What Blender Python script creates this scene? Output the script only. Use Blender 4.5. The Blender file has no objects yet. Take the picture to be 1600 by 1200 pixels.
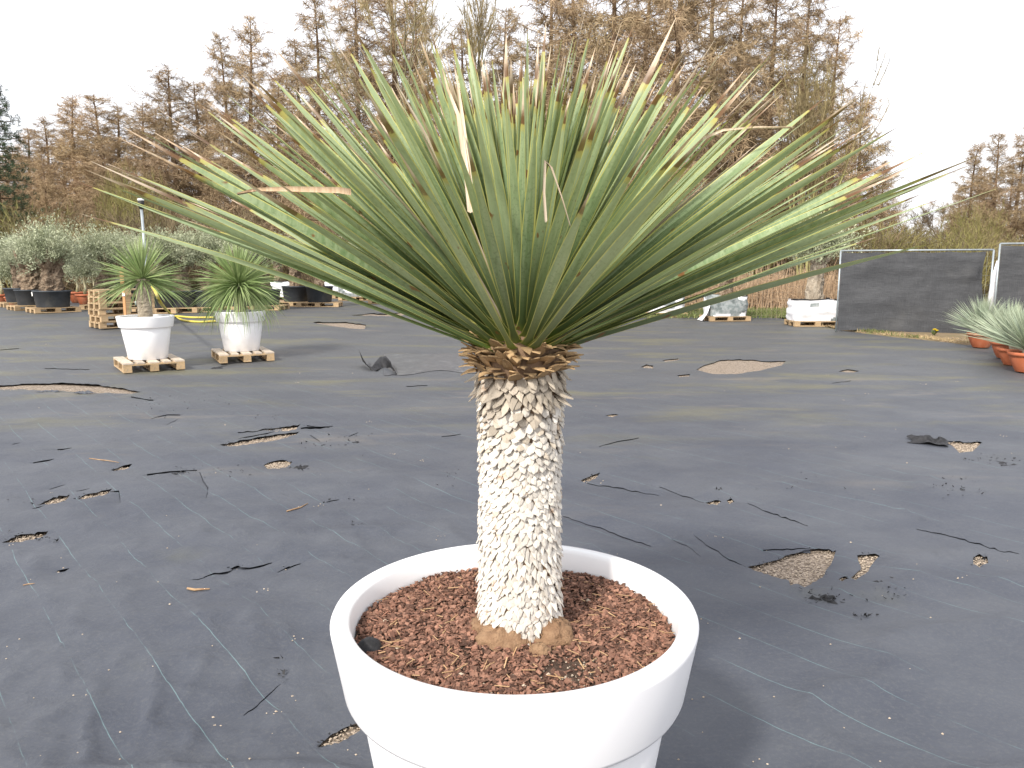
import bpy, math, random
import numpy as np
from mathutils import Vector, Matrix, Euler, noise as mnoise
from mathutils.geometry import delaunay_2d_cdt
R = math.radians
rng = random.Random(7)
SC = bpy.context.scene
COL = SC.collection

# ------------------------------------------------------------------ camera, sky, sun, exposure
F, YH, CH = 1200.0, 420.0, 1.58            # focal length and horizon in photo pixels, eye height
TH = math.atan((600 - YH) / F)
cd = bpy.data.cameras.new('camera'); cam = bpy.data.objects.new('camera', cd); COL.objects.link(cam)
cam.location = (0, 0, CH); cam.rotation_euler = (math.pi / 2 - TH, 0, 0)
cd.sensor_width = 36; cd.lens = F / 1600 * 36; cd.clip_end = 2000; cd.clip_start = 0.05
SC.camera = cam
SUN_EL, SUN_AZ = R(40), R(30)              # the sun stands behind the camera, to its left
w = bpy.data.worlds.new('World'); SC.world = w; w.use_nodes = True
nt = w.node_tree; nt.nodes.clear()
sky = nt.nodes.new('ShaderNodeTexSky'); sky.sky_type = 'NISHITA'; sky.sun_disc = False
sky.sun_elevation = SUN_EL; sky.sun_rotation = math.pi + SUN_AZ; sky.dust_density = 4; sky.air_density = 1.2
mx = nt.nodes.new('ShaderNodeMix'); mx.data_type = 'RGBA'; mx.inputs[0].default_value = 0.8
mx.inputs[7].default_value = (9.7, 9.7, 10.1, 1)      # thin white overcast
bg = nt.nodes.new('ShaderNodeBackground'); bg.inputs[1].default_value = 0.1
wo = nt.nodes.new('ShaderNodeOutputWorld')
nt.links.new(sky.outputs[0], mx.inputs[6]); nt.links.new(mx.outputs[2], bg.inputs[0]); nt.links.new(bg.outputs[0], wo.inputs[0])
sd = bpy.data.lights.new('sun', 'SUN'); sun = bpy.data.objects.new('sun', sd); COL.objects.link(sun)
sd.energy = 2.7; sd.angle = R(5.0); sd.color = (1.0, 0.95, 0.87)
sv = Vector((math.sin(SUN_AZ) * math.cos(SUN_EL), math.cos(SUN_AZ) * math.cos(SUN_EL), -math.sin(SUN_EL)))
sun.rotation_euler = sv.to_track_quat('-Z', 'Y').to_euler(); sun.location = (-8, -12, 14)
vs = SC.view_settings; vs.view_transform = 'Standard'; vs.look = 'None'; vs.exposure = 0.85; vs.gamma = 1
vs.use_curve_mapping = False

# ------------------------------------------------------------------ terrain and pixel helpers
def sstep(a, b, v):
    t = min(1, max(0, (v - a) / (b - a))); return t * t * (3 - 2 * t)
def gz(x, y):                               # the yard rises a little towards the back left
    return 0.30 * sstep(11, 22, y) * (1 - sstep(-6, 4, x))
def at(px, py, Y):                          # point on the pixel's ray at distance Y
    dx = (px - 800) / F; v = -(py - 600) / F
    dy = math.cos(TH) + v * math.sin(TH); dz = -math.sin(TH) + v * math.cos(TH)
    t = Y / dy
    return Vector((dx * t, Y, CH + dz * t))
def P(px, py):                              # point where the pixel's ray meets the ground
    dx = (px - 800) / F; v = -(py - 600) / F
    dy = math.cos(TH) + v * math.sin(TH); dz = -math.sin(TH) + v * math.cos(TH)
    z = 0
    for _ in range(12):
        t = (z - CH) / dz; z = 0.5 * z + 0.5 * gz(dx * t, dy * t)
    return Vector((dx * t, dy * t, gz(dx * t, dy * t)))
def vnoise(x, y, seed=0):
    x = np.asarray(x, float); y = np.asarray(y, float)
    xi = np.floor(x).astype(int); yi = np.floor(y).astype(int); fx = x - xi; fy = y - yi
    fx = fx * fx * (3 - 2 * fx); fy = fy * fy * (3 - 2 * fy)
    def h(a, b):
        n = (a * 374761393 + b * 668265263 + seed * 974634777) & 0xffffffff
        n = ((n ^ (n >> 13)) * 1274126177) & 0xffffffff
        return ((n ^ (n >> 16)) & 0xffff) / 65535.0
    return (h(xi, yi) * (1 - fx) + h(xi + 1, yi) * fx) * (1 - fy) + (h(xi, yi + 1) * (1 - fx) + h(xi + 1, yi + 1) * fx) * fy

# ------------------------------------------------------------------ materials
def new_mat(name):
    m = bpy.data.materials.new(name); m.use_nodes = True
    return m, m.node_tree, m.node_tree.nodes['Principled BSDF']
def nd(nt, typ, props=None, ins=None):
    n = nt.nodes.new(typ)
    for k, v in (props or {}).items(): setattr(n, k, v)
    for k, v in (ins or {}).items():
        s = n.inputs[k]
        if hasattr(v, 'node'): nt.links.new(v, s)
        else: s.default_value = v
    return n
def c4(c): return (c[0], c[1], c[2], 1)
def mixc(nt, f, a, b, blend='MIX'):
    n = nt.nodes.new('ShaderNodeMix'); n.data_type = 'RGBA'; n.blend_type = blend
    for i, v in ((0, f), (6, a), (7, b)):
        if hasattr(v, 'node'): nt.links.new(v, n.inputs[i])
        else: n.inputs[i].default_value = c4(v) if i else v
    return n.outputs[2]
def mth(nt, op, a, b=0.0, c=0.0, clamp=False):
    n = nt.nodes.new('ShaderNodeMath'); n.operation = op; n.use_clamp = clamp
    for i, v in enumerate((a, b, c)):
        if hasattr(v, 'node'): nt.links.new(v, n.inputs[i])
        else: n.inputs[i].default_value = v
    return n.outputs[0]
def ramp(nt, v, lo, hi):
    return nd(nt, 'ShaderNodeMapRange', {'interpolation_type': 'SMOOTHSTEP'}, {0: v, 1: lo, 2: hi}).outputs[0]
def nz(nt, co, scale, detail=4, rough=.6, dist=0):
    return nd(nt, 'ShaderNodeTexNoise', None, {'Vector': co, 'Scale': scale, 'Detail': detail, 'Roughness': rough, 'Distortion': dist}).outputs[0]
def mapc(nt, co, scale=(1, 1, 1), rot=(0, 0, 0)):
    return nd(nt, 'ShaderNodeMapping', None, {'Vector': co, 'Scale': scale, 'Rotation': rot}).outputs[0]
def coord(nt, which): return nt.nodes.new('ShaderNodeTexCoord').outputs[which]
def bumpn(nt, h, strength, dist): return nd(nt, 'ShaderNodeBump', None, {'Height': h, 'Strength': strength, 'Distance': dist}).outputs[0]
def cmat(name, c1, c2, scale=6, rough=.7, bump=.0, bscale=40, rand=.0, stretch=(1, 1, 1), spec=.3, rnd=.0, c3=None, trans=0, metal=0, bdist=.01):
    m, nt, b = new_mat(name)
    co = mapc(nt, coord(nt, 'Object'), stretch)
    col = mixc(nt, ramp(nt, nz(nt, co, scale), .3, .7), c1, c2)
    if c3: col = mixc(nt, ramp(nt, nz(nt, co, scale * .37, 5, .7), .52, .72), col, c3)
    if rnd:
        r = nd(nt, 'ShaderNodeAttribute', {'attribute_name': 'rnd'}).outputs['Fac']
        col = mixc(nt, 1.0, col, nd(nt, 'ShaderNodeCombineColor', None, {0: mth(nt, 'MULTIPLY_ADD', r, rnd, 1 - rnd / 2), 1: mth(nt, 'MULTIPLY_ADD', r, rnd, 1 - rnd / 2), 2: mth(nt, 'MULTIPLY_ADD', r, rnd, 1 - rnd / 2)}).outputs[0], 'MULTIPLY')
    if rand:
        r = nt.nodes.new('ShaderNodeObjectInfo').outputs['Random']
        g = mth(nt, 'MULTIPLY_ADD', r, rand, 1 - rand / 2)
        col = mixc(nt, 1.0, col, nd(nt, 'ShaderNodeCombineColor', None, {0: g, 1: g, 2: g}).outputs[0], 'MULTIPLY')
    nt.links.new(col, b.inputs['Base Color'])
    b.inputs['Roughness'].default_value = rough; b.inputs['Specular IOR Level'].default_value = spec; b.inputs['Metallic'].default_value = metal
    if bump: nt.links.new(bumpn(nt, nz(nt, co, bscale, 5), bump, bdist), b.inputs['Normal'])
    if trans:
        t = nd(nt, 'ShaderNodeBsdfTranslucent', None, {0: col})
        mm = nd(nt, 'ShaderNodeMixShader', None, {0: trans, 1: b.outputs[0], 2: t.outputs[0]})
        nt.links.new(mm.outputs[0], nt.nodes['Material Output'].inputs[0])
    return m
M = {}
M['white_plastic'] = cmat('white_plastic', (.86, .86, .87), (.83, .83, .85), 3, .38, .02, 60, spec=.45, c3=(.76, .755, .74))
M['tub'] = cmat('tub', (.035, .042, .05), (.055, .062, .072), 4, .55, .1, 30, rand=.5, c3=(.08, .085, .085))
M['terracotta'] = cmat('terracotta', (.40, .115, .05), (.46, .15, .075), 7, .6, .1, 60, rand=.35, c3=(.42, .2, .12))
M['wood'] = cmat('wood', (.46, .33, .19), (.36, .25, .14), 5, .8, .3, 30, rand=.45, stretch=(1, 12, 12), c3=(.30, .25, .19))
M['deck'] = cmat('deck', (.56, .48, .39), (.45, .37, .29), 5, .85, .3, 30, rand=.3, stretch=(1, 12, 12), c3=(.38, .33, .27))
M['old_wood'] = cmat('old_wood', (.30, .25, .19), (.22, .18, .14), 5, .85, .3, 30, rand=.4, stretch=(1, 12, 12))
M['stake'] = cmat('stake', (.62, .33, .15), (.5, .27, .13), 8, .8, .2, 30, stretch=(8, 8, 1))
M['wrap'] = cmat('wrap', (.80, .80, .82), (.70, .70, .73), 5, .45, .35, 14, spec=.4, c3=(.60, .60, .60))
M['wrap_grey'] = cmat('wrap_grey', (.16, .19, .19), (.34, .36, .36), 9, .6, .35, 16, c3=(.10, .12, .12))
M['galv'] = cmat('galv', (.40, .44, .46), (.32, .36, .38), 6, .45, metal=.5)
M['black'] = cmat('black', (.02, .02, .022), (.03, .03, .03), 6, .6)
M['hose'] = cmat('hose', (.62, .52, .10), (.55, .46, .08), 6, .45)
M['paper'] = cmat('paper', (.8, .8, .78), (.75, .75, .72), 6, .7)
M['soil'] = cmat('soil', (.055, .034, .024), (.085, .055, .04), 60, .95, .8, 120, c3=(.10, .07, .05))
M['chips'] = cmat('chips', (.155, .073, .049), (.235, .13, .09), 90, .85, .3, 200, rnd=1.4, c3=(.085, .045, .034))
M['straw_bits'] = cmat('straw_bits', (.42, .25, .13), (.52, .36, .2), 40, .8, rnd=.5)
M['pale_bits'] = cmat('pale_bits', (.44, .37, .29), (.36, .29, .22), 60, .9, rnd=.5)
M['scale'] = cmat('scale', (.68, .63, .55), (.77, .73, .67), 70, .85, .5, 160, rand=.34, c3=(.42, .28, .18), rnd=.34, bdist=.003)
M['scale_upper'] = cmat('scale_upper', (.56, .48, .38), (.66, .59, .49), 60, .85, .5, 160, rand=.5, c3=(.28, .17, .10), rnd=.5, bdist=.003)
M['collar'] = cmat('collar', (.36, .23, .11), (.48, .34, .19), 50, .8, .4, 120, rand=.6, c3=(.17, .09, .045), bdist=.003)
M['trunk_core'] = cmat('trunk_core', (.16, .10, .06), (.24, .16, .10), 40, .9, .5, 80)
M['root'] = cmat('root', (.22, .13, .075), (.31, .195, .115), 40, .9, .9, 90, c3=(.24, .14, .08))
M['yucca_small'] = cmat('yucca_small', (.20, .29, .10), (.33, .39, .18), 3, .5, rnd=.7, trans=.2)
M['yucca_blue'] = cmat('yucca_blue', (.26, .32, .23), (.40, .44, .31), 3, .5, rnd=.6, trans=.12)
M['yucca_trunk'] = cmat('yucca_trunk', (.34, .28, .20), (.46, .40, .31), 40, .9, .8, 60)
M['olive_leaf'] = cmat('olive_leaf', (.29, .32, .20), (.44, .46, .32), 2.5, .55, rnd=1.0, trans=.15, rand=.15)
M['olive_bark'] = cmat('olive_bark', (.17, .115, .075), (.36, .28, .20), 14, .9, 1.0, 30, rand=.3, c3=(.075, .05, .035), bdist=.06)
M['pale_bark'] = cmat('pale_bark', (.26, .21, .155), (.44, .38, .30), 12, .9, 1.0, 26, stretch=(1, 1, .35), c3=(.14, .105, .075), bdist=.05)
M['sap_bark'] = cmat('sap_bark', (.36, .34, .18), (.5, .46, .32), 9, .9)
M['larch_bark'] = cmat('larch_bark', (.12, .075, .048), (.19, .125, .08), 3, .9, .8, 12, c3=(.16, .15, .08))
M['larch_twig'] = cmat('larch_twig', (.37, .265, .17), (.32, .245, .14), .3, .85, rnd=.7, rand=.4, c3=(.33, .285, .145))
M['grey_bark'] = cmat('grey_bark', (.13, .11, .07), (.20, .18, .10), 3, .9, .6, 12, c3=(.09, .07, .05))
M['grey_twig'] = cmat('grey_twig', (.26, .205, .115), (.23, .19, .085), .35, .85, rnd=.7, rand=.3)
M['lime_bark'] = cmat('lime_bark', (.38, .36, .15), (.30, .27, .12), 2, .85, c3=(.28, .22, .13))
M['brush_twig'] = cmat('brush_twig', (.20, .145, .095), (.19, .16, .085), .4, .9, rnd=.8, rand=.5)
M['green_twig'] = cmat('green_twig', (.20, .19, .065), (.23, .195, .08), .5, .9, rnd=.7, rand=.25)
M['pine_needle'] = cmat('pine_needle', (.035, .062, .03), (.06, .09, .045), 1.2, .7, rnd=.8)
M['reed'] = cmat('reed', (.40, .29, .19), (.31, .21, .13), 1.5, .9, rnd=.8)
M['grass'] = cmat('grass', (.12, .16, .05), (.20, .21, .085), 2, .8, rnd=.7, trans=.2)
M['dry_grass'] = cmat('dry_grass', (.42, .32, .18), (.33, .24, .13), 2, .9, rnd=.6)
M['petal'] = cmat('petal', (.75, .55, .02), (.7, .48, .02), 5, .6)
M['verge'] = cmat('verge', (.22, .16, .10), (.17, .13, .07), 3, .95, .8, 25, c3=(.12, .14, .05))
M['forest_floor'] = cmat('forest_floor', (.15, .10, .055), (.11, .085, .04), .6, .95, .6, 6, c3=(.09, .10, .035))
M['film'] = cmat('film', (.078, .086, .10), (.125, .13, .142), 18, .3, .25, 20, spec=.6, c3=(.20, .21, .22))
M['scrap'] = cmat('scrap', (.012, .012, .013), (.028, .028, .031), 20, .6, .3, 60)
M['stick'] = cmat('stick', (.27, .16, .09), (.38, .26, .15), 30, .9)

def leaf_mat():
    m, nt, b = new_mat('yucca_leaf')
    uv = nd(nt, 'ShaderNodeSeparateXYZ', None, {0: coord(nt, 'UV')}); u, v = uv.outputs[0], uv.outputs[1]
    ob = coord(nt, 'Object'); r = nt.nodes.new('ShaderNodeObjectInfo').outputs['Random']
    off = nd(nt, 'ShaderNodeVectorMath', {'operation': 'ADD'}, {0: ob, 1: nd(nt, 'ShaderNodeCombineXYZ', None, {0: mth(nt, 'MULTIPLY', r, 37.0), 2: mth(nt, 'MULTIPLY', r, 11.0)}).outputs[0]}).outputs[0]
    st = mapc(nt, off, (40, 3, 10))
    base = mixc(nt, ramp(nt, nz(nt, st, 2.5, 5), .3, .7), (.165, .255, .12), (.33, .41, .24))
    blot = nz(nt, mapc(nt, off, (1.4, 1, 1)), 75, 3, .6)
    base = mixc(nt, mth(nt, 'MULTIPLY', ramp(nt, blot, .52, .66), .55), base, (.085, .13, .06))
    base = mixc(nt, mth(nt, 'MULTIPLY', r, .65), base, (.39, .45, .28))
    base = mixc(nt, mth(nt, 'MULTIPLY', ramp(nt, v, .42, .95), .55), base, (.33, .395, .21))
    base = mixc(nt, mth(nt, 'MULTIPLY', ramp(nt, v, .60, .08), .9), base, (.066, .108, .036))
    base = mixc(nt, ramp(nt, v, .07, .0), base, (.17, .24, .04))
    edge = mth(nt, 'ABSOLUTE', mth(nt, 'MULTIPLY_ADD', u, 2.0, -1.0))
    base = mixc(nt, mth(nt, 'MULTIPLY', ramp(nt, edge, .80, .93), .9), base, (.58, .55, .16))
    spot = ramp(nt, nz(nt, mapc(nt, off, (1, .45, 1)), 26, 2, .5), .70, .75)
    base = mixc(nt, spot, base, (.20, .095, .04))
    r2 = mth(nt, 'FRACT', mth(nt, 'MULTIPLY', r, 17.31))
    thr = mth(nt, 'SUBTRACT', .965, mth(nt, 'MULTIPLY', mth(nt, 'POWER', r2, 2.6), .20))
    t = mth(nt, 'SUBTRACT', mth(nt, 'MULTIPLY_ADD', nz(nt, off, 60, 2), .03, v), mth(nt, 'ADD', thr, .015))
    base = mixc(nt, mth(nt, 'MULTIPLY', ramp(nt, t, -.04, -.003), .8), base, (.42, .35, .08))
    dead = mixc(nt, ramp(nt, t, .02, .09), (.14, .065, .03), mixc(nt, ramp(nt, nz(nt, st, 2, 3), .3, .7), (.74, .62, .48), (.48, .33, .21)))
    base = mixc(nt, ramp(nt, t, -.004, .004), base, dead)
    nt.links.new(base, b.inputs['Base Color']); b.inputs['Roughness'].default_value = .42; b.inputs['Specular IOR Level'].default_value = .4
    nt.links.new(bumpn(nt, nz(nt, mapc(nt, off, (160, 2, 1)), 3, 3), .25, .002), b.inputs['Normal'])
    tr = nd(nt, 'ShaderNodeBsdfTranslucent', None, {0: mixc(nt, .4, base, (.45, .5, .08))})
    mm = nd(nt, 'ShaderNodeMixShader', None, {0: .2, 1: b.outputs[0], 2: tr.outputs[0]})
    nt.links.new(mm.outputs[0], nt.nodes['Material Output'].inputs[0])
    return m
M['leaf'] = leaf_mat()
M['dead_leaf'] = cmat('dead_leaf', (.52, .41, .29), (.66, .57, .45), 6, .8, .2, 40, stretch=(30, 1, 1), rand=.3, c3=(.40, .27, .17), trans=.12)
M['brown_leaf'] = cmat('brown_leaf', (.40, .28, .17), (.52, .40, .27), 6, .8, .2, 40, stretch=(30, 1, 1), c3=(.2, .11, .06))

def fabric_mat():
    m, nt, b = new_mat('ground_fabric'); ob = coord(nt, 'Object')
    base = mixc(nt, ramp(nt, nz(nt, mapc(nt, ob, (.75, 1.2, 1), (0, 0, .4)), .9, 7, .66), .30, .70), (.043, .049, .066), (.074, .080, .093))
    fine = nz(nt, ob, 70, 5, .75)
    base = mixc(nt, mth(nt, 'MULTIPLY', ramp(nt, fine, .45, .75), .35), base, (.13, .13, .125))
    xyz = nd(nt, 'ShaderNodeSeparateXYZ', None, {0: ob}); X, Y = xyz.outputs[0], xyz.outputs[1]
    # algae and dust streaks, thicker further into the yard
    alg = mth(nt, 'MULTIPLY', ramp(nt, nz(nt, mapc(nt, ob, (.30, .80, 1), (0, 0, .25)), 1.5, 6, .66, .4), .48, .72), ramp(nt, Y, 5.0, 10.0))
    base = mixc(nt, mth(nt, 'MULTIPLY', ramp(nt, Y, 5.0, 14.0), .45), base, (.088, .087, .080))
    base = mixc(nt, mth(nt, 'MULTIPLY', alg, .7), base, (.135, .125, .065))
    alg2 = mth(nt, 'MULTIPLY', ramp(nt, nz(nt, mapc(nt, ob, (.3, 1.1, 1), (0, 0, .1)), 1.3, 5, .7, .3), .56, .74), ramp(nt, Y, 3.0, 9.0))
    base = mixc(nt, mth(nt, 'MULTIPLY', alg2, .6), base, (.17, .145, .115))
    grn = ramp(nt, nz(nt, ob, .9, 4, .7), .60, .8)
    base = mixc(nt, mth(nt, 'MULTIPLY', grn, .3), base, (.115, .115, .06))
    dark = ramp(nt, nz(nt, mapc(nt, ob, (.8, 1.3, 1)), 3.2, 5, .7), .62, .8)
    base = mixc(nt, mth(nt, 'MULTIPLY', dark, .3), base, (.03, .03, .034))
    # woven-in turquoise marker threads every 25 cm, running at -50 degrees
    wob = mth(nt, 'MULTIPLY_ADD', nz(nt, ob, 1.3, 5, .5), .05, -.025)
    s = mth(nt, 'ADD', mth(nt, 'ADD', mth(nt, 'MULTIPLY', X, math.sin(R(50))), mth(nt, 'MULTIPLY', Y, math.cos(R(50)))), wob)
    fr = mth(nt, 'ABSOLUTE', mth(nt, 'SUBTRACT', mth(nt, 'FRACT', mth(nt, 'MULTIPLY_ADD', s, 4.0, .52)), .5))
    line = mth(nt, 'MULTIPLY', ramp(nt, fr, .0080, .0048), ramp(nt, nz(nt, mapc(nt, ob, (1, 1, 1)), 1.3, 5, .75), .42, .60))
    base = mixc(nt, mth(nt, 'MULTIPLY', line, .45), base, (.20, .34, .34))
    # faint weave
    wv = mth(nt, 'ABSOLUTE', mth(nt, 'SUBTRACT', mth(nt, 'FRACT', mth(nt, 'MULTIPLY', s, 60.0)), .5))
    nt.links.new(base, b.inputs['Base Color'])
    nt.links.new(ramp(nt, nz(nt, ob, 1.4, 4), .2, .9), b.inputs['Roughness'])
    nt.links.new(nd(nt, 'ShaderNodeMapRange', None, {0: nz(nt, ob, 1.4, 4), 3: .5, 4: .72}).outputs[0], b.inputs['Roughness'])
    b.inputs['Specular IOR Level'].default_value = .42
    h = mth(nt, 'ADD', mth(nt, 'MULTIPLY', nz(nt, mapc(nt, ob, (1, 1.4, 1), (0, 0, .5)), 5, 6, .6, .6), 1.0), mth(nt, 'ADD', mth(nt, 'MULTIPLY', fine, .06), mth(nt, 'MULTIPLY', wv, .012)))
    nt.links.new(bumpn(nt, h, .5, .022), b.inputs['Normal'])
    return m
M['fabric'] = fabric_mat()
def gravel_mat():
    m, nt, b = new_mat('gravel'); ob = coord(nt, 'Object')
    v = nd(nt, 'ShaderNodeTexVoronoi', None, {'Vector': ob, 'Scale': 75})
    base = mixc(nt, ramp(nt, nd(nt, 'ShaderNodeSeparateColor', None, {0: v.outputs['Color']}).outputs[0], .1, .9), (.16, .12, .085), (.37, .30, .235))
    base = mixc(nt, ramp(nt, v.outputs['Distance'], .55, .85), base, (.085, .065, .045))
    base = mixc(nt, mth(nt, 'MULTIPLY', ramp(nt, nz(nt, ob, 2.5, 4), .45, .7), .45), base, (.21, .165, .115))
    nt.links.new(base, b.inputs['Base Color']); b.inputs['Roughness'].default_value = .9
    nt.links.new(bumpn(nt, mth(nt, 'SUBTRACT', 1.0, v.outputs['Distance']), .8, .012), b.inputs['Normal'])
    return m
M['gravel'] = gravel_mat()
def cloth_mat():
    m, nt, b = new_mat('shade_cloth'); ob = coord(nt, 'Object')
    wv = nz(nt, mapc(nt, ob, (1, 1, 60)), 3, 4, .6); wh = nz(nt, mapc(nt, ob, (60, 60, 1)), 3, 4, .6)
    base = mixc(nt, ramp(nt, mth(nt, 'ADD', wv, wh), .8, 1.25), (.028, .030, .034), (.062, .064, .070))
    base = mixc(nt, mth(nt, 'MULTIPLY', ramp(nt, nz(nt, ob, 1.2, 4), .5, .75), .4), base, (.09, .09, .09))
    nt.links.new(base, b.inputs['Base Color']); b.inputs['Roughness'].default_value = .65
    nt.links.new(bumpn(nt, nz(nt, mapc(nt, ob, (1, 1, 2.5)), 4, 4), .3, .03), b.inputs['Normal'])
    return m
M['cloth'] = cloth_mat()

# ------------------------------------------------------------------ mesh helpers
class MB:
    def __init__(s): s.v = []; s.f = []; s.r = []; s.uv = []
    def add(s, vs, fs, r=0.0):
        o = len(s.v); s.v += [tuple(q) for q in vs]; s.f += [tuple(i + o for i in f) for f in fs]; s.r += [r] * len(fs)
        return s
    def box(s, c, d, rot=None, r=0.0, taper=1.0):
        hx, hy, hz = d[0] / 2, d[1] / 2, d[2] / 2; vs = []
        for z, k in ((-hz, 1.0), (hz, taper)):
            vs += [Vector((-hx * k, -hy * k, z)), Vector((hx * k, -hy * k, z)), Vector((hx * k, hy * k, z)), Vector((-hx * k, hy * k, z))]
        if rot is not None: vs = [rot @ q for q in vs]
        c = Vector(c)
        return s.add([q + c for q in vs], [(3, 2, 1, 0), (4, 5, 6, 7), (0, 1, 5, 4), (1, 2, 6, 5), (2, 3, 7, 6), (3, 0, 4, 7)], r)
    def tube(s, pts, rad, n=6, cap=True, r=0.0):
        pts = [Vector(p) for p in pts]; vs = []; fs = []; up = Vector((0.13, 0.27, 1)).normalized()
        for i, p in enumerate(pts):
            d = (pts[min(i + 1, len(pts) - 1)] - pts[max(i - 1, 0)]).normalized()
            a = d.cross(up if abs(d.dot(up)) < .95 else Vector((1, 0, 0))).normalized(); b = d.cross(a)
            q = rad[i] if hasattr(rad, '__len__') else rad
            vs += [p + (a * math.cos(2 * math.pi * k / n) + b * math.sin(2 * math.pi * k / n)) * q for k in range(n)]
        for i in range(len(pts) - 1):
            fs += [(i * n + k, i * n + (k + 1) % n, (i + 1) * n + (k + 1) % n, (i + 1) * n + k) for k in range(n)]
        if cap: fs += [tuple(reversed(range(n))), tuple(range((len(pts) - 1) * n, len(pts) * n))]
        return s.add(vs, fs, r)
    def lathe(s, prof, n=48, c=(0, 0, 0), fn=None, close=False, r=0.0):
        vs = []; fs = []
        for i, (rr, z) in enumerate(prof):
            for k in range(n):
                a = 2 * math.pi * k / n; q = Vector((rr * math.cos(a), rr * math.sin(a), z))
                if fn: q = fn(q, a)
                vs.append(q + Vector(c))
        for i in range(len(prof) - 1):
            fs += [(i * n + k, i * n + (k + 1) % n, (i + 1) * n + (k + 1) % n, (i + 1) * n + k) for k in range(n)]
        if close: fs += [tuple(reversed(range(n))), tuple(range((len(prof) - 1) * n, len(prof) * n))]
        return s.add(vs, fs, r)
    def mesh(s, name, mat, smooth=False):
        me = bpy.data.meshes.new(name); me.from_pydata(s.v, [], s.f); me.materials.append(M[mat] if isinstance(mat, str) else mat)
        if any(s.r):
            at_ = me.attributes.new('rnd', 'FLOAT', 'FACE'); at_.data.foreach_set('value', s.r)
        if smooth: me.polygons.foreach_set('use_smooth', [True] * len(me.polygons))
        me.update(); return me
    def build(s, name, mat, parent=None, smooth=False, loc=None):
        o = bpy.data.objects.new(name, s.mesh(name, mat, smooth)); COL.objects.link(o); o.parent = parent
        if loc is not None: o.location = loc
        return o
def put(name, me, parent=None, loc=(0, 0, 0), rot=None, scale=None):
    o = bpy.data.objects.new(name, me); COL.objects.link(o); o.parent = parent; o.location = loc
    if rot is not None: o.rotation_euler = rot
    if scale is not None: o.scale = (scale,) * 3 if not hasattr(scale, '__len__') else scale
    return o
def tag(o, label=None, cat=None, group=None, kind=None):
    if label: o['label'] = label
    if cat: o['category'] = cat
    if group: o['group'] = group
    if kind: o['kind'] = kind
    return o
def thing(name, label, cat, loc=(0, 0, 0), rz=0, group=None, scale=None):
    o = bpy.data.objects.new(name, None); COL.objects.link(o); o.location = loc; o.rotation_euler = (0, 0, rz)
    o.empty_display_size = .1
    if scale is not None: o.scale = (scale,) * 3 if not hasattr(scale, '__len__') else scale
    return tag(o, label, cat, group)
def structure(o): o['kind'] = 'structure'; return o
def uni(a, b): return rng.uniform(a, b)
def rvec():
    while True:
        q = Vector((uni(-1, 1), uni(-1, 1), uni(-1, 1)))
        if .05 < q.length < 1: return q.normalized()

# ------------------------------------------------------------------ ground: gravel below, torn woven fabric on top
def sheet(x0, x1, y0, y1, nx, ny, dz, name, mat):
    mb = MB(); vs = []; fs = []
    for j in range(ny + 1):
        for i in range(nx + 1):
            x = x0 + (x1 - x0) * i / nx; y = y0 + (y1 - y0) * j / ny; vs.append((x, y, gz(x, y) + dz))
    for j in range(ny):
        for i in range(nx): a = j * (nx + 1) + i; fs.append((a, a + 1, a + nx + 2, a + nx + 1))
    mb.add(vs, fs); return structure(mb.build(name, mat, smooth=True))
sheet(-500, 500, -60, 900, 100, 96, -.06, 'ground', 'forest_floor')
sheet(-34, 18, -4, 36, 52, 40, -.004, 'gravel_ground', 'gravel')

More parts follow.
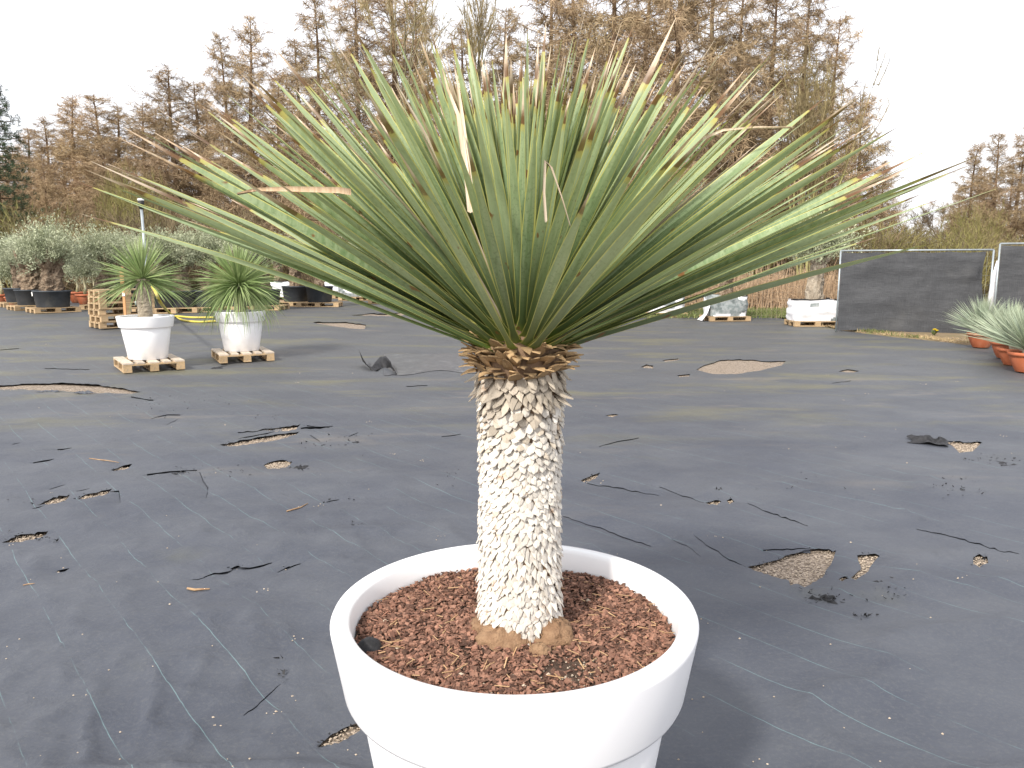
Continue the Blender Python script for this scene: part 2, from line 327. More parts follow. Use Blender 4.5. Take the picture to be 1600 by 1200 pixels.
HOLES = [  # (photo outline, lift of the far edge in metres)
 ([(-60, 609), (0, 605), (40, 602), (94, 601.5), (150, 604), (190, 609), (222, 615.5), (200, 616.5), (165, 615), (134, 616), (100, 612), (78, 613), (40, 610), (0, 609.5), (-60, 612)], .03),
 ([(489, 505), (540, 504.5), (572, 509), (570, 515), (548, 514), (525, 511)], .03),
 ([(545, 494), (575, 491), (600, 492), (630, 489), (637, 491), (622, 495), (600, 494.5), (575, 493.5)], .04),
 ([(674, 513), (700, 511), (718, 513), (700, 515)], .02),
 ([(1088, 579), (1100, 572), (1126, 564), (1150, 563), (1174, 563.5), (1200, 566), (1228, 565), (1221, 572), (1188, 580), (1150, 585.6), (1112, 585)], .012),
 ([(1001, 575), (1010, 571), (1020, 573), (1021, 577)], .03), ([(1035, 564), (1060, 561), (1061, 563), (1040, 566)], .01),
 ([(1058, 588), (1078, 586), (1077, 589), (1062, 590)], .01),
 ([(1310, 582), (1324, 578.5), (1343, 581), (1334, 583)], .02),
 ([(1167.5, 891), (1207, 880), (1232, 871), (1267, 862), (1306, 864.5), (1300, 880), (1285, 905), (1275, 911), (1257, 921), (1246, 915), (1235, 918), (1232, 910), (1210, 904), (1190, 897)], .012),
 ([(1339, 872), (1360, 870), (1374, 872), (1362, 885), (1357, 895), (1337, 909), (1329, 906), (1345, 894), (1341, 880)], .012),
 ([(1310, 909), (1320, 904), (1326, 907), (1316, 911)], .006),
 ([(1102, 789), (1117, 785), (1127, 787), (1120, 792)], .014), ([(1135, 786), (1142, 782), (1147, 786), (1140, 790)], .012),
 ([(1478, 691), (1510, 694), (1534, 694), (1519, 707), (1499, 709), (1488, 699)], .02),
 ([(1520, 876), (1530, 870), (1542, 874), (1544, 882), (1530, 889), (1521, 884)], .012),
 ([(907, 755), (925, 746), (938, 742), (930, 750), (916, 757)], .02), ([(946, 651), (957, 649), (967, 650), (957, 653)], .01),
 ([(344, 699), (375, 692), (403, 687), (437, 681), (468, 679), (447, 686), (425, 691), (403, 694), (370, 699)], .025),
 ([(409, 674), (437, 671), (470, 668), (462, 673), (437, 676)], .03),
 ([(412, 729), (425, 724), (437, 722), (457, 725), (447, 732), (419, 735)], .012),
 ([(173, 738), (194, 731), (207, 730), (194, 736)], .02), ([(61, 792), (78, 783), (110, 777), (103, 785), (76, 791)], .018),
 ([(120, 783), (134, 776), (176, 768), (169, 774), (134, 782)], .02), ([(3, 852), (28, 841), (76, 836), (62, 843), (31, 850)], .02),
 ([(268, 744), (287, 739), (292, 741), (284, 745)], .02), ([(497, 1172), (516, 1154), (540, 1142), (566, 1130), (562, 1146), (533, 1163)], .012),
 ([(360, 893), (372, 889), (377, 890), (366, 895)], .012), ([(444, 893), (452, 889), (456, 891)], .012)]
SLITS = [  # (photo line, width px, lift)
 ([(880, 810), (930, 826), (980, 845), (1017, 857)], 1.8, .012), ([(1085, 840), (1115, 861), (1140, 878), (1166, 891)], 2.2, .014),
 ([(1192, 863), (1230, 861), (1266, 861)], 2.4, .012), ([(1168, 789), (1200, 803), (1235, 815), (1262, 824)], 2, .012),
 ([(914, 757), (980, 768), (1030, 777)], 1.4, .010), ([(1030, 763), (1060, 775), (1100, 789)], 1.4, .012), ([(1432, 829), (1500, 845), (1560, 863), (1592, 868)], 2, .01),
 ([(936, 700), (965, 692), (998, 686)], 1.6, .014), ([(319, 906), (335, 900), (352, 900), (366, 893), (390, 893), (425, 884)], 3, .02),
 ([(434, 898), (446, 892), (470, 885)], 2.4, .02), ([(381, 1122), (402, 1107), (418, 1091), (428, 1082), (439, 1073)], 3, .014), ([(90, 897), (108, 893)], 2.5, .02),
 ([(320, 906), (300, 909)], 1.2, .006), ([(230, 745), (255, 742), (275, 740), (308, 738)], 2.0, .022), ([(312, 740), (318, 755), (325, 765), (322, 782)], 3.0, .02),
 ([(170, 772), (186, 771), (188, 790)], 2.2, .018), ([(50, 798), (70, 793)], 1.6, .012), ([(20, 696), (32, 694)], 1.6, .02), ([(90, 705), (112, 702)], 1.6, .018),
 ([(52, 726), (85, 720)], 1.6, .02), ([(78, 767), (102, 760)], 1.6, .015), ([(372, 688), (400, 683), (440, 674)], 1.6, .02), ([(205, 622), (240, 628)], 1.6, .03),
 ([(236, 656), (262, 650), (282, 651)], 1.8, .03), ([(260, 666), (280, 655)], 1.6, .02), ([(470, 672), (500, 671), (520, 668)], 2, .03), ([(485, 682), (500, 692)], 1.6, .02),
 ([(545, 684), (560, 678)], 1.6, .02), ([(635, 605), (668, 604)], 1.2, .02), ([(70, 577), (140, 579)], 1.4, .02), ([(330, 577), (355, 572)], 1.8, .02),
 ([(0, 548), (30, 546)], 1.2, .03), ([(510, 787), (530, 783)], 1.6, .012), ([(120, 770), (140, 766)], 1.2, .01), ([(515, 670), (480, 668)], 1.4, .02), ([(420, 671), (402, 676), (372, 678)], 1.6, .02),
 ([(1300, 600), (1330, 596)], 1.0, .01), ([(1095, 872), (1080, 860), (1050, 846)], 1.0, .006), ([(690, 684), (720, 680)], 1.0, .01), ([(640, 905), (660, 900)], 1.2, .01)]
def wpoly(pts, closed=True, jit=.6, step=5):
    out = []
    n = len(pts)
    for i in range(n if closed else n - 1):
        a = Vector(pts[i]); b = Vector(pts[(i + 1) % n]); k = max(1, int((b - a).length / step))
        for j in range(k):
            q = a.lerp(b, j / k); s = jit * (.35 + .65 * min(1, max(0, (q.y - 560) / 300)))
            if j: q = q + Vector((uni(-s, s), uni(-s, s)))
            out.append(q)
    if not closed: out.append(Vector(pts[-1]))
    return out
polys = []
for pts, lift in HOLES:
    polys.append(([P(*q) for q in wpoly(pts, jit=1.3)], lift * .7))
under = MB()  # second fabric layer, added below the slits so they look dark, as in shade
for pts, wd, lift in SLITS:
    ln = wpoly(pts, False, 1.3, 7); top = []; bot = []
    for i, q in enumerate(ln):
        t = i / (len(ln) - 1); k = wd * .32 * (math.sin(math.pi * min(1, max(0, t * .9 + .05))) * .9 + .1) * uni(.6, 1.3)
        k = max(k, .2); sgn = 1
        d = (ln[min(i + 1, len(ln) - 1)] - ln[max(0, i - 1)]); nrm = Vector((-d.y, d.x)).normalized()
        if nrm.y > 0: nrm = -nrm
        top.append(q + nrm * k); bot.append(q - nrm * k)
    polys.append(([P(*q) for q in top + bot[::-1]], lift * .45))
    up = [P(*(q + Vector((0, -5)))) for q in ln]; dn = [P(*(q + Vector((0, 4)))) for q in ln]
    under.add([q + Vector((0, 0, .004)) for q in up + dn], [(i, i + 1, len(ln) + i + 1, len(ln) + i) for i in range(len(ln) - 1)])
pts2 = []
yrow = list(np.arange(438, 700, 7)) + list(np.arange(700, 1290, 9)) + list(np.arange(1300, 3300, 120))
for j, py in enumerate(yrow):
    sx = 9 if py < 1295 else 60
    for px in np.arange(-260, 1870, sx):
        q = P(px + (sx / 2 if j % 2 else 0) + uni(-2, 2), py + uni(-1.5, 1.5))
        if -32 < q.x < 13.5 and q.y < 33.5: pts2.append((q.x, q.y))
nb = len(pts2)
XR, YR = 13.8, 34
bnd = [(-33, -2), (XR, -2), (XR, YR), (-33, YR)]
for x in np.arange(-33, XR, 2.0): pts2 += [(float(x), -2.0), (float(x), YR)]
for y in np.arange(0, YR, 2.0): pts2 += [(-33.0, float(y)), (XR, float(y))]
edges = []
for poly, lift in polys:
    o = len(pts2); pts2 += [(q.x, q.y) for q in poly]
    edges += [(o + i, o + (i + 1) % len(poly)) for i in range(len(poly))]
V2, _, F2, *_ = delaunay_2d_cdt([Vector(q) for q in pts2], edges, [], 0, 1e-5)
V2 = np.array([(v.x, v.y) for v in V2]); damp = np.ones(len(V2)); F2 = np.array([f for f in F2 if len(f) == 3])
cen = V2[F2].mean(1); keep = np.ones(len(F2), bool); lz = np.zeros(len(V2))
for poly, lift in polys:
    q = np.array([(p.x, p.y) for p in poly]); lo = q.min(0); hi = q.max(0)
    idx = np.where((cen > lo).all(1) & (cen < hi).all(1))[0]
    if len(idx):
        ins = np.zeros(len(idx), bool); px, py = cen[idx, 0], cen[idx, 1]
        for i in range(len(q)):
            x1, y1 = q[i]; x2, y2 = q[(i + 1) % len(q)]
            if y1 == y2: continue
            c = ((y1 > py) != (y2 > py)) & (px < (x2 - x1) * (py - y1) / (y2 - y1) + x1); ins ^= c
        keep[idx[ins]] = False
    fall = .05 + lift * 2.0; m = fall * 4
    idx = np.where((V2 > lo - m).all(1) & (V2 < hi + m).all(1))[0]
    p = V2[idx]; best = np.full(len(idx), 1e9); bny = np.zeros(len(idx))
    area = sum(q[i][0] * q[(i + 1) % len(q)][1] - q[(i + 1) % len(q)][0] * q[i][1] for i in range(len(q)))
    for i in range(len(q)):
        a = q[i]; b = q[(i + 1) % len(q)]; d = b - a; L2 = (d * d).sum() + 1e-12
        t = np.clip(((p - a) @ d) / L2, 0, 1); dist = np.linalg.norm(p - (a + t[:, None] * d), axis=1)
        ny = (-d[0] if area > 0 else d[0]) / math.sqrt(L2); u = dist < best - 1e-9
        best[u] = dist[u]; bny[u] = ny
    z = lift * (.12 + .88 * np.clip(bny, 0, 1)) * np.exp(-best / fall) * (.5 + vnoise(p[:, 0] * 6, p[:, 1] * 6, 5))
    lz[idx] = np.maximum(lz[idx], z); damp[idx] = np.minimum(damp[idx], .12 + .88 * (1 - np.exp(-best / .10)))
X, Y = V2[:, 0], V2[:, 1]
wr = vnoise(X * 1.1 + Y * .3, Y * 1.6, 1) * .03 + (1 - np.abs(2 * vnoise(X * 1.3 + Y * .5, Y * 2.3 - X * .4, 2) - 1)) ** 6 * .034 * (.3 + 1.4 * vnoise(X * .35, Y * .35, 3) ** 2)
wr = wr + (1 - np.abs(2 * vnoise(X * 2.6 + Y * 1.3, Y * 2.2 - X * 1.4, 9) - 1)) ** 8 * .02 * np.clip(vnoise(X * .5, Y * .5, 8) * 2 - .8, 0, 1)
rid = (1 - np.abs(2 * vnoise(X * 5.5 + Y * 2.2, Y * 6.0 - X * 2.5, 21) - 1)) ** 4 * .015 + (1 - np.abs(2 * vnoise(X * 9 - Y * 3, Y * 8 + X * 4, 22) - 1)) ** 5 * .007
mask = np.clip((-X + .2) / 1.2, 0.08, 1) * np.clip((8.5 - Y) / 2.5, 0, 1) * (.25 + 1.1 * np.clip(vnoise(X * .9, Y * .9, 23) * 1.8 - .5, 0, 1))
wr = wr + rid * mask
wr = wr * (1 - .6 * np.clip((Y - 4) / 5, 0, 1))
fz = np.array([gz(a, b) for a, b in V2]) + .006 + .006 * damp + wr * damp + lz
mb = MB(); mb.v = [(float(a), float(b), float(c)) for a, b, c in zip(X, Y, fz)]; mb.f = [tuple(int(i) for i in f) for f in F2[keep]]; mb.r = [0.0] * len(mb.f)
fabric = structure(mb.build('ground_fabric', 'fabric', smooth=True))
under.build('slit_shade_underlay', 'fabric', fabric)
def fabz(x, y): return gz(x, y) + .03
def fabh(x, y):                              # height of the fabric itself
    i = int(np.argmin((X - x) ** 2 + (Y - y) ** 2)); return float(fz[i])

# loose stones on the fabric and in the holes
def pebble(mb, c, s, r):
    q = [Vector((uni(.7, 1.2) * s * a, uni(.7, 1.2) * s * b, uni(.5, .9) * s * h)) for a, b, h in ((1, 0, 0), (0, 1, 0), (-1, 0, 0), (0, -1, 0), (0, 0, 1), (0, 0, -1))]
    mb.add([v + Vector(c) for v in q], [(0, 1, 4), (1, 2, 4), (2, 3, 4), (3, 0, 4), (1, 0, 5), (2, 1, 5), (3, 2, 5), (0, 3, 5)], r)
mb = MB()
for poly, lift in polys[:len(HOLES)]:
    xs = [p.x for p in poly]; ys = [p.y for p in poly]
    d = sum(ys) / len(ys)
    if d > 9: continue
    for _ in range(int(min(700, (max(xs) - min(xs)) * (max(ys) - min(ys)) * 5200))):
        pebble(mb, (uni(min(xs), max(xs)), uni(min(ys), max(ys)), .002), uni(.003, .0065), uni(.02, 1))
tag(mb.build('gravel_stones', 'pale_bits'), 'small beige gravel stones showing through the fabric tears', 'gravel', kind='stuff')
mb = MB()
for _ in range(190):
    py = 520 + 700 * rng.random() ** 1.3; q = P(uni(-40, 1640), py)
    if 16 < q.y: continue
    for k in range(rng.choice((1, 1, 1, 1, 2, 4))):
        a = Vector((q.x + uni(-.05, .05) * (k > 0), q.y + uni(-.05, .05) * (k > 0), 0)); s = uni(.002, .0055) * (1 + .06 * q.y)
        pebble(mb, (a.x, a.y, fabh(a.x, a.y) + .001), s, uni(.02, 1))
tag(mb.build('loose_stones', 'pale_bits'), 'pale little stones strewn over the dark fabric', 'gravel', kind='stuff')

# crumpled scraps, flap and film
def crumple(name, px, py, w_, d_, h, label, mat='scrap', n=14, rz=0.0, seed=0, cat='fabric'):
    c = P(px, py); mb = MB(); vs = []; fs = []; w_ *= .75; d_ *= .7; h *= .8
    for j in range(n + 1):
        for i in range(n + 1):
            u = i / n - .5; v = j / n - .5; e = 1 - (2 * max(abs(u), abs(v))) ** 3
            k = 1 + .5 * mnoise.noise((u * 3, v * 3, seed)); x = u * w_ * k; y = v * d_ * k
            z = .022 + h * max(0, (.35 + 1.1 * mnoise.noise((u * 5, v * 3.2, seed + 9.1)))) * (.35 + .65 * e)
            vs.append(Vector((x * math.cos(rz) - y * math.sin(rz), x * math.sin(rz) + y * math.cos(rz), z)))
    for j in range(n):
        for i in range(n): a = j * (n + 1) + i; fs.append((a, a + 1, a + n + 2, a + n + 1))
    mb.add(vs, fs); o = mb.build(name, mat, loc=c); tag(o, label, cat); return o
crumple('torn_fabric_fold', 1452, 694, .42, .30, .09, 'crumpled dark fabric folded beside the gravel patch near the right pots', n=18, rz=-.5, seed=3)
crumple('fabric_scrap', 1285, 945, .20, .10, .045, 'frayed black fabric shreds below the large gravel hole', rz=-.5, seed=4)
crumple('fabric_scrap', 1122, 772, .09, .06, .05, 'tiny black tuft of fabric above twin gravel spots', seed=6)
crumple('fabric_scrap', 1340, 976, .11, .05, .02, 'small flat black fabric shred in front of the frayed shreds', seed=7)
crumple('fabric_scrap', 1376, 918, .08, .06, .02, 'black fabric smudge beside the narrow gravel tear', seed=8)
crumple('fabric_scrap', 1396, 946, .09, .06, .02, 'ragged black scrap next to a cluster of white stones', seed=9)
crumple('fabric_scrap', 1560, 730, .40, .16, .03, 'ragged black fabric tatters in front of the folded crumple', seed=10)
crumple('fabric_scrap', 1500, 780, .3, .08, .02, 'thin torn tatters of black fabric lying flat on the right', seed=11)
crumple('fabric_scrap', 470, 735, .12, .12, .03, 'dark fabric tuft beside the small square gravel hole', seed=12)
crumple('fabric_scrap', 553, 697, .14, .12, .03, 'dark crumpled tuft lying alone left of the yucca trunk', seed=13)
crumple('fabric_scrap', 77, 615, .35, .12, .05, 'grey fabric lump on the edge of the long curved tear', 'fabric', seed=14)
crumple('fabric_scrap', 132, 617, .28, .12, .05, 'grey fabric tongue at the right end of the long curved tear', 'fabric', seed=15)
crumple('fabric_scrap', 340, 577, .22, .10, .02, 'dark brown strip lying against the corner of a pallet', seed=16)
mb = MB()
def fray(q, sz):
    d = Vector((uni(-1, 1), uni(-.6, .6), uni(-.1, .5))).normalized(); a = Vector((q.x, q.y, fabh(q.x, q.y) + uni(.002, .008))); s_ = d.cross(rvec()).normalized() * sz * uni(.08, .3); b = a + d * sz * .5 + rvec() * sz * .15; e = a + d * sz
    mb.add([a - s_, a + s_, b + s_ * .8, e, b - s_ * .8], [(0, 1, 2, 3, 4)])
for poly, lift in polys[:len(HOLES)]:
    for i in range(len(poly)):
        p, q = poly[i], poly[(i + 1) % len(poly)]
        if p.y > 9: continue
        if rng.random() < .45: fray(p.lerp(q, rng.random()) + Vector((rng.gauss(0, .006), rng.gauss(0, .006), 0)), uni(.006, .018))
for cx, cy, sx, sy, n_ in ((1545, 725, 40, 10, 150), (1500, 770, 45, 14, 120), (1385, 935, 30, 14, 70), (1290, 945, 28, 9, 110), (1340, 975, 16, 4, 40), (1530, 880, 12, 8, 60), (550, 690, 40, 14, 80), (500, 700, 40, 8, 60), (700, 755, 50, 10, 40), (250, 640, 40, 14, 110), (330, 740, 60, 10, 90),
                           (470, 735, 14, 5, 40), (540, 785, 40, 6, 40), (555, 825, 10, 4, 30), (60, 850, 40, 8, 50), (60, 790, 30, 4, 40), (420, 655, 30, 6, 50), (330, 625, 40, 10, 50), (440, 1062, 8, 12, 40), (1240, 760, 60, 20, 40)):
    for _ in range(n_ // 3): fray(P(rng.gauss(cx, sx * .6), rng.gauss(cy, sy * .6)), uni(.006, .026))
tag(mb.build('fabric_fray', 'scrap'), 'black frayed threads and crumbs along the fabric tears', 'fabric', kind='stuff')
# plastic film with a curled end
mb = MB(); vs = []; fs = []; n = 26
for j in range(9):
    for i in range(n + 1):
        t = i / n; px = 600 + 160 * t; py = 556 - 2 * t + (j / 8) * (31 + 3 * math.sin(t * 9)) - 3 * t * (j / 8) + 4 * math.sin(j * 1.1) * (t < .05)
        q = P(px, py); q.z = fabh(q.x, q.y) + .007; vs.append(q)
for j in range(8):
    for i in range(n): a = j * (n + 1) + i; fs.append((a, a + n + 1, a + n + 2, a + 1))
mb.add(vs, fs); film = tag(mb.build('plastic_film', 'film', smooth=True), 'shiny grey plastic film lying flat behind the yucca trunk', 'film')
mb = MB(); vs = []; fs = []; path = [(561, 566), (566, 571), (573, 575), (581, 575), (588, 571), (596, 568), (604, 569), (610, 575), (612, 582)]
hts = [.26, .15, .07, .05, .09, .15, .17, .13, .06]; wd = [.02, .06, .10, .12, .16, .22, .26, .24, .10]
for i, (a, b) in enumerate(path):
    q = P(a, b + 6); q.z = 0
    for j in range(6):
        s = j / 5; vs.append(q + Vector((.10 * s * s + .02 * math.sin(i), -wd[i] * s, .03 + hts[i] * max(0, 1 - 1.1 * s * s) + .03 * math.sin(i * 2.1 + s * 7) * s)))
for i in range(len(path) - 1):
    for j in range(5): a = i * 6 + j; fs.append((a, a + 1, a + 7, a + 6))
mb.add(vs, fs); tag(mb.build('torn_fabric_flap', 'scrap', smooth=True), 'black torn fabric flap curling up at the end of the plastic film', 'fabric')

# sticks on the ground
def stick(px0, py0, px1, py1, r, label, name='stick'):
    a = P(px0, py0); b = P(px1, py1); r *= .62; k = [a.lerp(b, t) + Vector((uni(-.008, .008), uni(-.01, .01), 0)) for t in (0, .3, .6, 1)]; k = [Vector((q.x, q.y, fabh(q.x, q.y) + r + .002)) for q in k]
    tag(MB().tube(k, [r, r * 1.2, r, r * .6], 6).build(name, 'stick', smooth=True), label, 'stick')
stick(450, 808, 481, 792, .007, 'straight pale stick lying on the fabric between the gravel tears')
stick(142, 724, 186, 729, .006, 'thin tan twig lying above the narrow gravel slit')
stick(292, 931, 330, 931, .009, 'short orange brown twig below the jagged black tear', 'twig')
stick(37, 925, 55, 925, .004, 'small green sprig lying on a turquoise thread', 'sprig')

# ------------------------------------------------------------------ main planter, mulch and big yucca
PX, PY_, PR, PZ = .006, 1.82, .45, .72
def planter(name, label, loc, s=1.0, group=None):
    t = thing(name, label, 'planter', loc, group=group, scale=s)
    k = PR
    body = [(.300, 0), (.305, .004), (.388, .53), (.384, .545)]
    ob = MB().lathe([(.0, .002), (.29, .002)] + body, 96); ob.build('body', 'white_plastic', t, True)
    rim = [(.382, .532), (.410, .532), (.418, .535), (.4225, .545), (.4495, .700), (.4505, .710), (.4465, .7185), (.438, .722), (.418, .722), (.408, .7185), (.403, .711), (.398, .66), (.388, .52), (.36, .40)]
    MB().lathe(rim, 128).build('rim', 'white_plastic', t, True)
    return t
pot = planter('white_planter', 'large round white planter with a wide rim holding the giant yucca', (PX, PY_, 0.028))
MZ = .645
def mulch_h(x, y):
    r = math.hypot(x, y); return MZ + .012 * (r / .39) ** 2 + .012 * mnoise.noise((x * 6, y * 6, 1)) + .02 * math.exp(-(r / .17) ** 2)
mb = MB(); vs = [(0, 0, mulch_h(0, 0))]; fs = []; nr, na = 26, 72
for i in range(1, nr + 1):
    for k in range(na):
        a = 2 * math.pi * k / na; r = .394 * i / nr; x, y = r * math.cos(a), r * math.sin(a); vs.append((x, y, mulch_h(x, y)))
for k in range(na): fs.append((0, 1 + k, 1 + (k + 1) % na))
for i in range(nr - 1):
    for k in range(na): a = 1 + i * na; fs.append((a + k, a + na + k, a + na + (k + 1) % na, a + (k + 1) % na))
mb.add(vs, fs); soil = mb.build('planting_soil', 'soil', smooth=True, loc=(PX, PY_, .028)); tag(soil, 'dark crumbly potting soil filling the large white planter', 'soil')
mb = MB(); bits = MB(); pale = MB(); n = 0
while n < 14500:
    a = uni(0, 6.283); r = .392 * math.sqrt(rng.random()); x, y = r * math.cos(a), r * math.sin(a)
    if r < .085: continue
    bare = math.exp(-(((x - .13) / .10) ** 2 + ((y + .20) / .09) ** 2)) + .5 * math.exp(-(((x + .09) / .06) ** 2 + ((y + .13) / .05) ** 2))
    n += 1
    if rng.random() < bare * .85: continue
    L = uni(.006, .019) if rng.random() < .8 else uni(.003, .007)
    rot = Euler((uni(-.7, .7), uni(-.6, .6), uni(0, 6.28))).to_matrix()
    mb.box((x, y, mulch_h(x, y) + uni(.0, .009)), (L, L * uni(.35, .8), uni(.0012, .0034)), rot, uni(.02, 1), uni(.5, 1))
for _ in range(150):
    a = uni(0, 6.283); r = .39 * math.sqrt(rng.random()); x, y = r * math.cos(a), r * math.sin(a)
    if r < .1: continue
    L = uni(.012, .038); rot = Euler((uni(-.25, .25), uni(-.3, .3), uni(0, 6.28))).to_matrix()
    bits.box((x, y, mulch_h(x, y) + .012), (L, uni(.0008, .0024), .0012), rot, uni(.02, 1))
for _ in range(260):
    x, y = (.13 + rng.gauss(0, .09), -.20 + rng.gauss(0, .07)) if rng.random() < .6 else (uni(-.3, .3), uni(-.3, .3))
    if .1 < math.hypot(x, y) < .385: pebble(pale, (x, y, mulch_h(x, y) + .003), uni(.0012, .0035), uni(.02, 1))
for x, y, s in ((-.33, .03, .008), (-.28, -.10, .006), (.02, -.27, .006), (.075, -.225, .0065), (-.12, -.22, .006), (.20, .16, .008), (-.02, -.16, .004)): pebble(pale, (x, y, mulch_h(x, y) + .006), s, .9)
mul = mb.build('bark_mulch', 'chips', loc=(PX, PY_, .028)); tag(mul, 'reddish brown bark chips spread round the yucca trunk in the planter', 'mulch', kind='stuff')
st_ = bits.build('straw_bits', 'straw_bits', mul); st_['kind'] = 'stuff'; pl_ = pale.build('perlite_bits', 'pale_bits', mul); pl_['kind'] = 'stuff'
mb = MB(); vs = []
mb.lathe([(.0, .03), (.018, .028), (.03, .014), (.034, 0)], 14, fn=lambda q, a: q * (1 + .2 * mnoise.noise(q * 40)))
tag(mb.build('soil_clod', 'scrap', smooth=True, loc=(PX - .345, PY_ - .10, .678)), 'black lump lying in the mulch against the inner planter wall', 'clod')

# the big yucca
TX, TY, TB, TT = .020, 1.835, .684, 1.40     # trunk axis, base and top heights
yuc = thing('giant_yucca', 'giant yucca with a pale scaly trunk and a huge fan of sword leaves', 'yucca', (TX, TY, TB))
TH_ = TT - TB
def trad(t):                                  # trunk core radius along its height
    return .096 + .002 * math.cos(t * 5.2) + .003 * math.exp(-((t - .05) / .08) ** 2) + .002 * sstep(.8, 1, t)
MB().lathe([(trad(i / 20) * .97, TH_ * i / 20) for i in range(21)] + [(.05, TH_ + .05), (.002, TH_ + .07)], 40).build('trunk', 'trunk_core', yuc, True)
def root_lump(name, x, y, sx, sy, sz, seed):
    mb = MB()
    def fn(q, a):
        k = 1 + .28 * mnoise.noise(Vector((q.x * 22, q.y * 22, q.z * 22 + seed))) + .16 * mnoise.noise(Vector((q.x * 80, q.y * 80, q.z * 80 + seed)))
        return Vector((q.x * sx * k, q.y * sy * k, q.z * sz * k))
    mb.lathe([(math.sin(math.pi * i / 14) + .001, -math.cos(math.pi * i / 14)) for i in range(15)], 26, (x, y, 0), fn)
    mb.build(name, 'root', yuc, True)
root_lump('root_flare', -.045, -.075, .072, .06, .045, 1); root_lump('root_flare', .075, -.06, .06, .055, .05, 5)
root_lump('root_flare', -.085, -.02, .04, .06, .035, 8); root_lump('root_flare', .045, -.135, .026, .022, .022, 9); root_lump('root_flare', .0, .05, .1, .08, .04, 12)
# scales: overlapping shingle-like leaf bases
def scale_mesh(kind, i):
    r = random.Random(100 * kind + i); mb = MB()
    w_ = r.uniform(.85, 1.15); l_ = r.uniform(.9, 1.15); b_ = r.uniform(.7, 1.3); sk = r.uniform(-.18, .18)
    if kind == 0:   # rounded shingle
        out = [(-.42, 0, .0), (.42, 0, .0), (-.55, .45, .16), (0, .42, .34), (.55, .45, .16), (-.34, .85, .20), (0, .82, .36), (.34, .85, .22), (sk, 1.05, .24)]
    elif kind == 1:  # pointed spike
        out = [(-.40, 0, .0), (.40, 0, .0), (-.46, .4, .14), (0, .4, .28), (.46, .4, .14), (-.26, .8, .20), (0, .8, .32), (.26, .8, .20), (sk, 1.25, .26)]
    else:           # long curled flake
        out = [(-.36, 0, .0), (.36, 0, .0), (-.5, .35, .14), (0, .35, .26), (.5, .35, .14), (-.36, .8, .34), (0, .8, .42), (.36, .8, .32), (sk, 1.2, .72)]
    vs = [Vector((x * w_ + sk * y * .6, z * b_, y * l_)) for x, y, z in out]
    o = len(vs); vs += [v + Vector((0, -.14, 0)) for v in vs[2:]]   # a back face gives it thickness
    fs = [(0, 3, 2), (0, 1, 3), (1, 4, 3), (2, 3, 6, 5), (3, 4, 7, 6), (5, 6, 8), (6, 7, 8),
          (2, 5, o + 3, o), (5, 8, o + 6, o + 3), (8, 7, o + 5, o + 6), (7, 4, o + 2, o + 5), (o, o + 3, o + 6, o + 5, o + 2)]
    mb.add(vs, fs); return mb
SCALES = {}
for kind in range(3):
    for mt in ('scale', 'scale_upper', 'collar'):
        SCALES[kind, mt] = [scale_mesh(kind, i) for i in range(6)]
SM = {k: [m.mesh('leaf_scale', k[1], False) for m in v] for k, v in SCALES.items()}
cand = []; z = -.004; row = 0
while z < TH_ + .01:
    t = z / TH_
    if t < .38: wd_, ln_, dz, kind, mt, tilt = .0185, .0215, .0115, rng.choice((0, 1, 1)), 'scale', 17
    elif t < .60: wd_, ln_, dz, kind, mt, tilt = .0175, .021, .0112, 0, 'scale', 20
    elif t < .80: wd_, ln_, dz, kind, mt, tilt = .0215, .024, .0132, 0, 'mix', 24
    elif t < .905: wd_, ln_, dz, kind, mt, tilt = .0225, .028, .013, rng.choice((0, 0, 1)), 'scale_upper', 27
    else: wd_, ln_, dz, kind, mt, tilt = .030, .040, .0115, 2, 'collar', 100
    n = int(2 * math.pi * trad(t) / (wd_ * 1.02))
    mt0 = mt
    for k in range(n):
        if mt0 == 'mix': mt = 'scale_upper' if rng.random() < (t - .62) * 3.2 else 'scale'
        a = 2 * math.pi * (k + .5 * (row % 2) + uni(-.13, .13)) / n + row * .02
        zz = z + uni(-.003, .003) + .006 * math.sin(a * 2 + t * 9)
        up = mt == 'collar'
        tl = R(tilt + rng.gauss(0, 7)) if not up else R(uni(85, 150))
        if .77 < t < .905 and rng.random() < .16: kind2, tl2, ls = 2, R(uni(25, 60)), 1.35
        else: kind2, tl2, ls = kind, tl, 1.0
        rad = trad(t) - .003 if not up else trad(t) - .004
        # local: X width, Z length (hangs down after rotation), Y outward
        rot = Matrix.Rotation(a - math.pi / 2, 3, 'Z') @ Matrix.Rotation(math.pi + tl2 if False else 0, 3, 'X')
        # length direction: down tilted outward by tl2
        outw = Vector((math.cos(a), math.sin(a), 0)); dn = (Vector((0, 0, -1)) * math.cos(tl2) + outw * math.sin(tl2)).normalized()
        Xv = Vector((-math.sin(a), math.cos(a), 0)); Yv = dn.cross(Xv).normalized()
        if Yv.dot(outw) < 0 and not up: Xv = -Xv; Yv = dn.cross(Xv).normalized()
        if up and Yv.z > 0: Xv = -Xv; Yv = dn.cross(Xv).normalized()
        rl = Matrix.Rotation(rng.gauss(0, .12), 3, dn)
        Mx = rl @ Matrix((Xv, Yv, dn)).transposed()
        sc = Vector((wd_ * uni(.9, 1.15), wd_ * uni(.55, .9), ln_ * ls * uni(.85, 1.2)))
        pos = outw * rad + Vector((0, 0, zz + (ln_ * .6 if not up else 0)))
        facing = -math.sin(a) + .1 * math.cos(a)
        cand.append((facing * sc.x * sc.z if facing > .12 else facing - 1, Mx, sc, pos, kind2, mt, rng.randrange(6)))
    z += dz; row += 1
cand.sort(key=lambda c: -c[0])
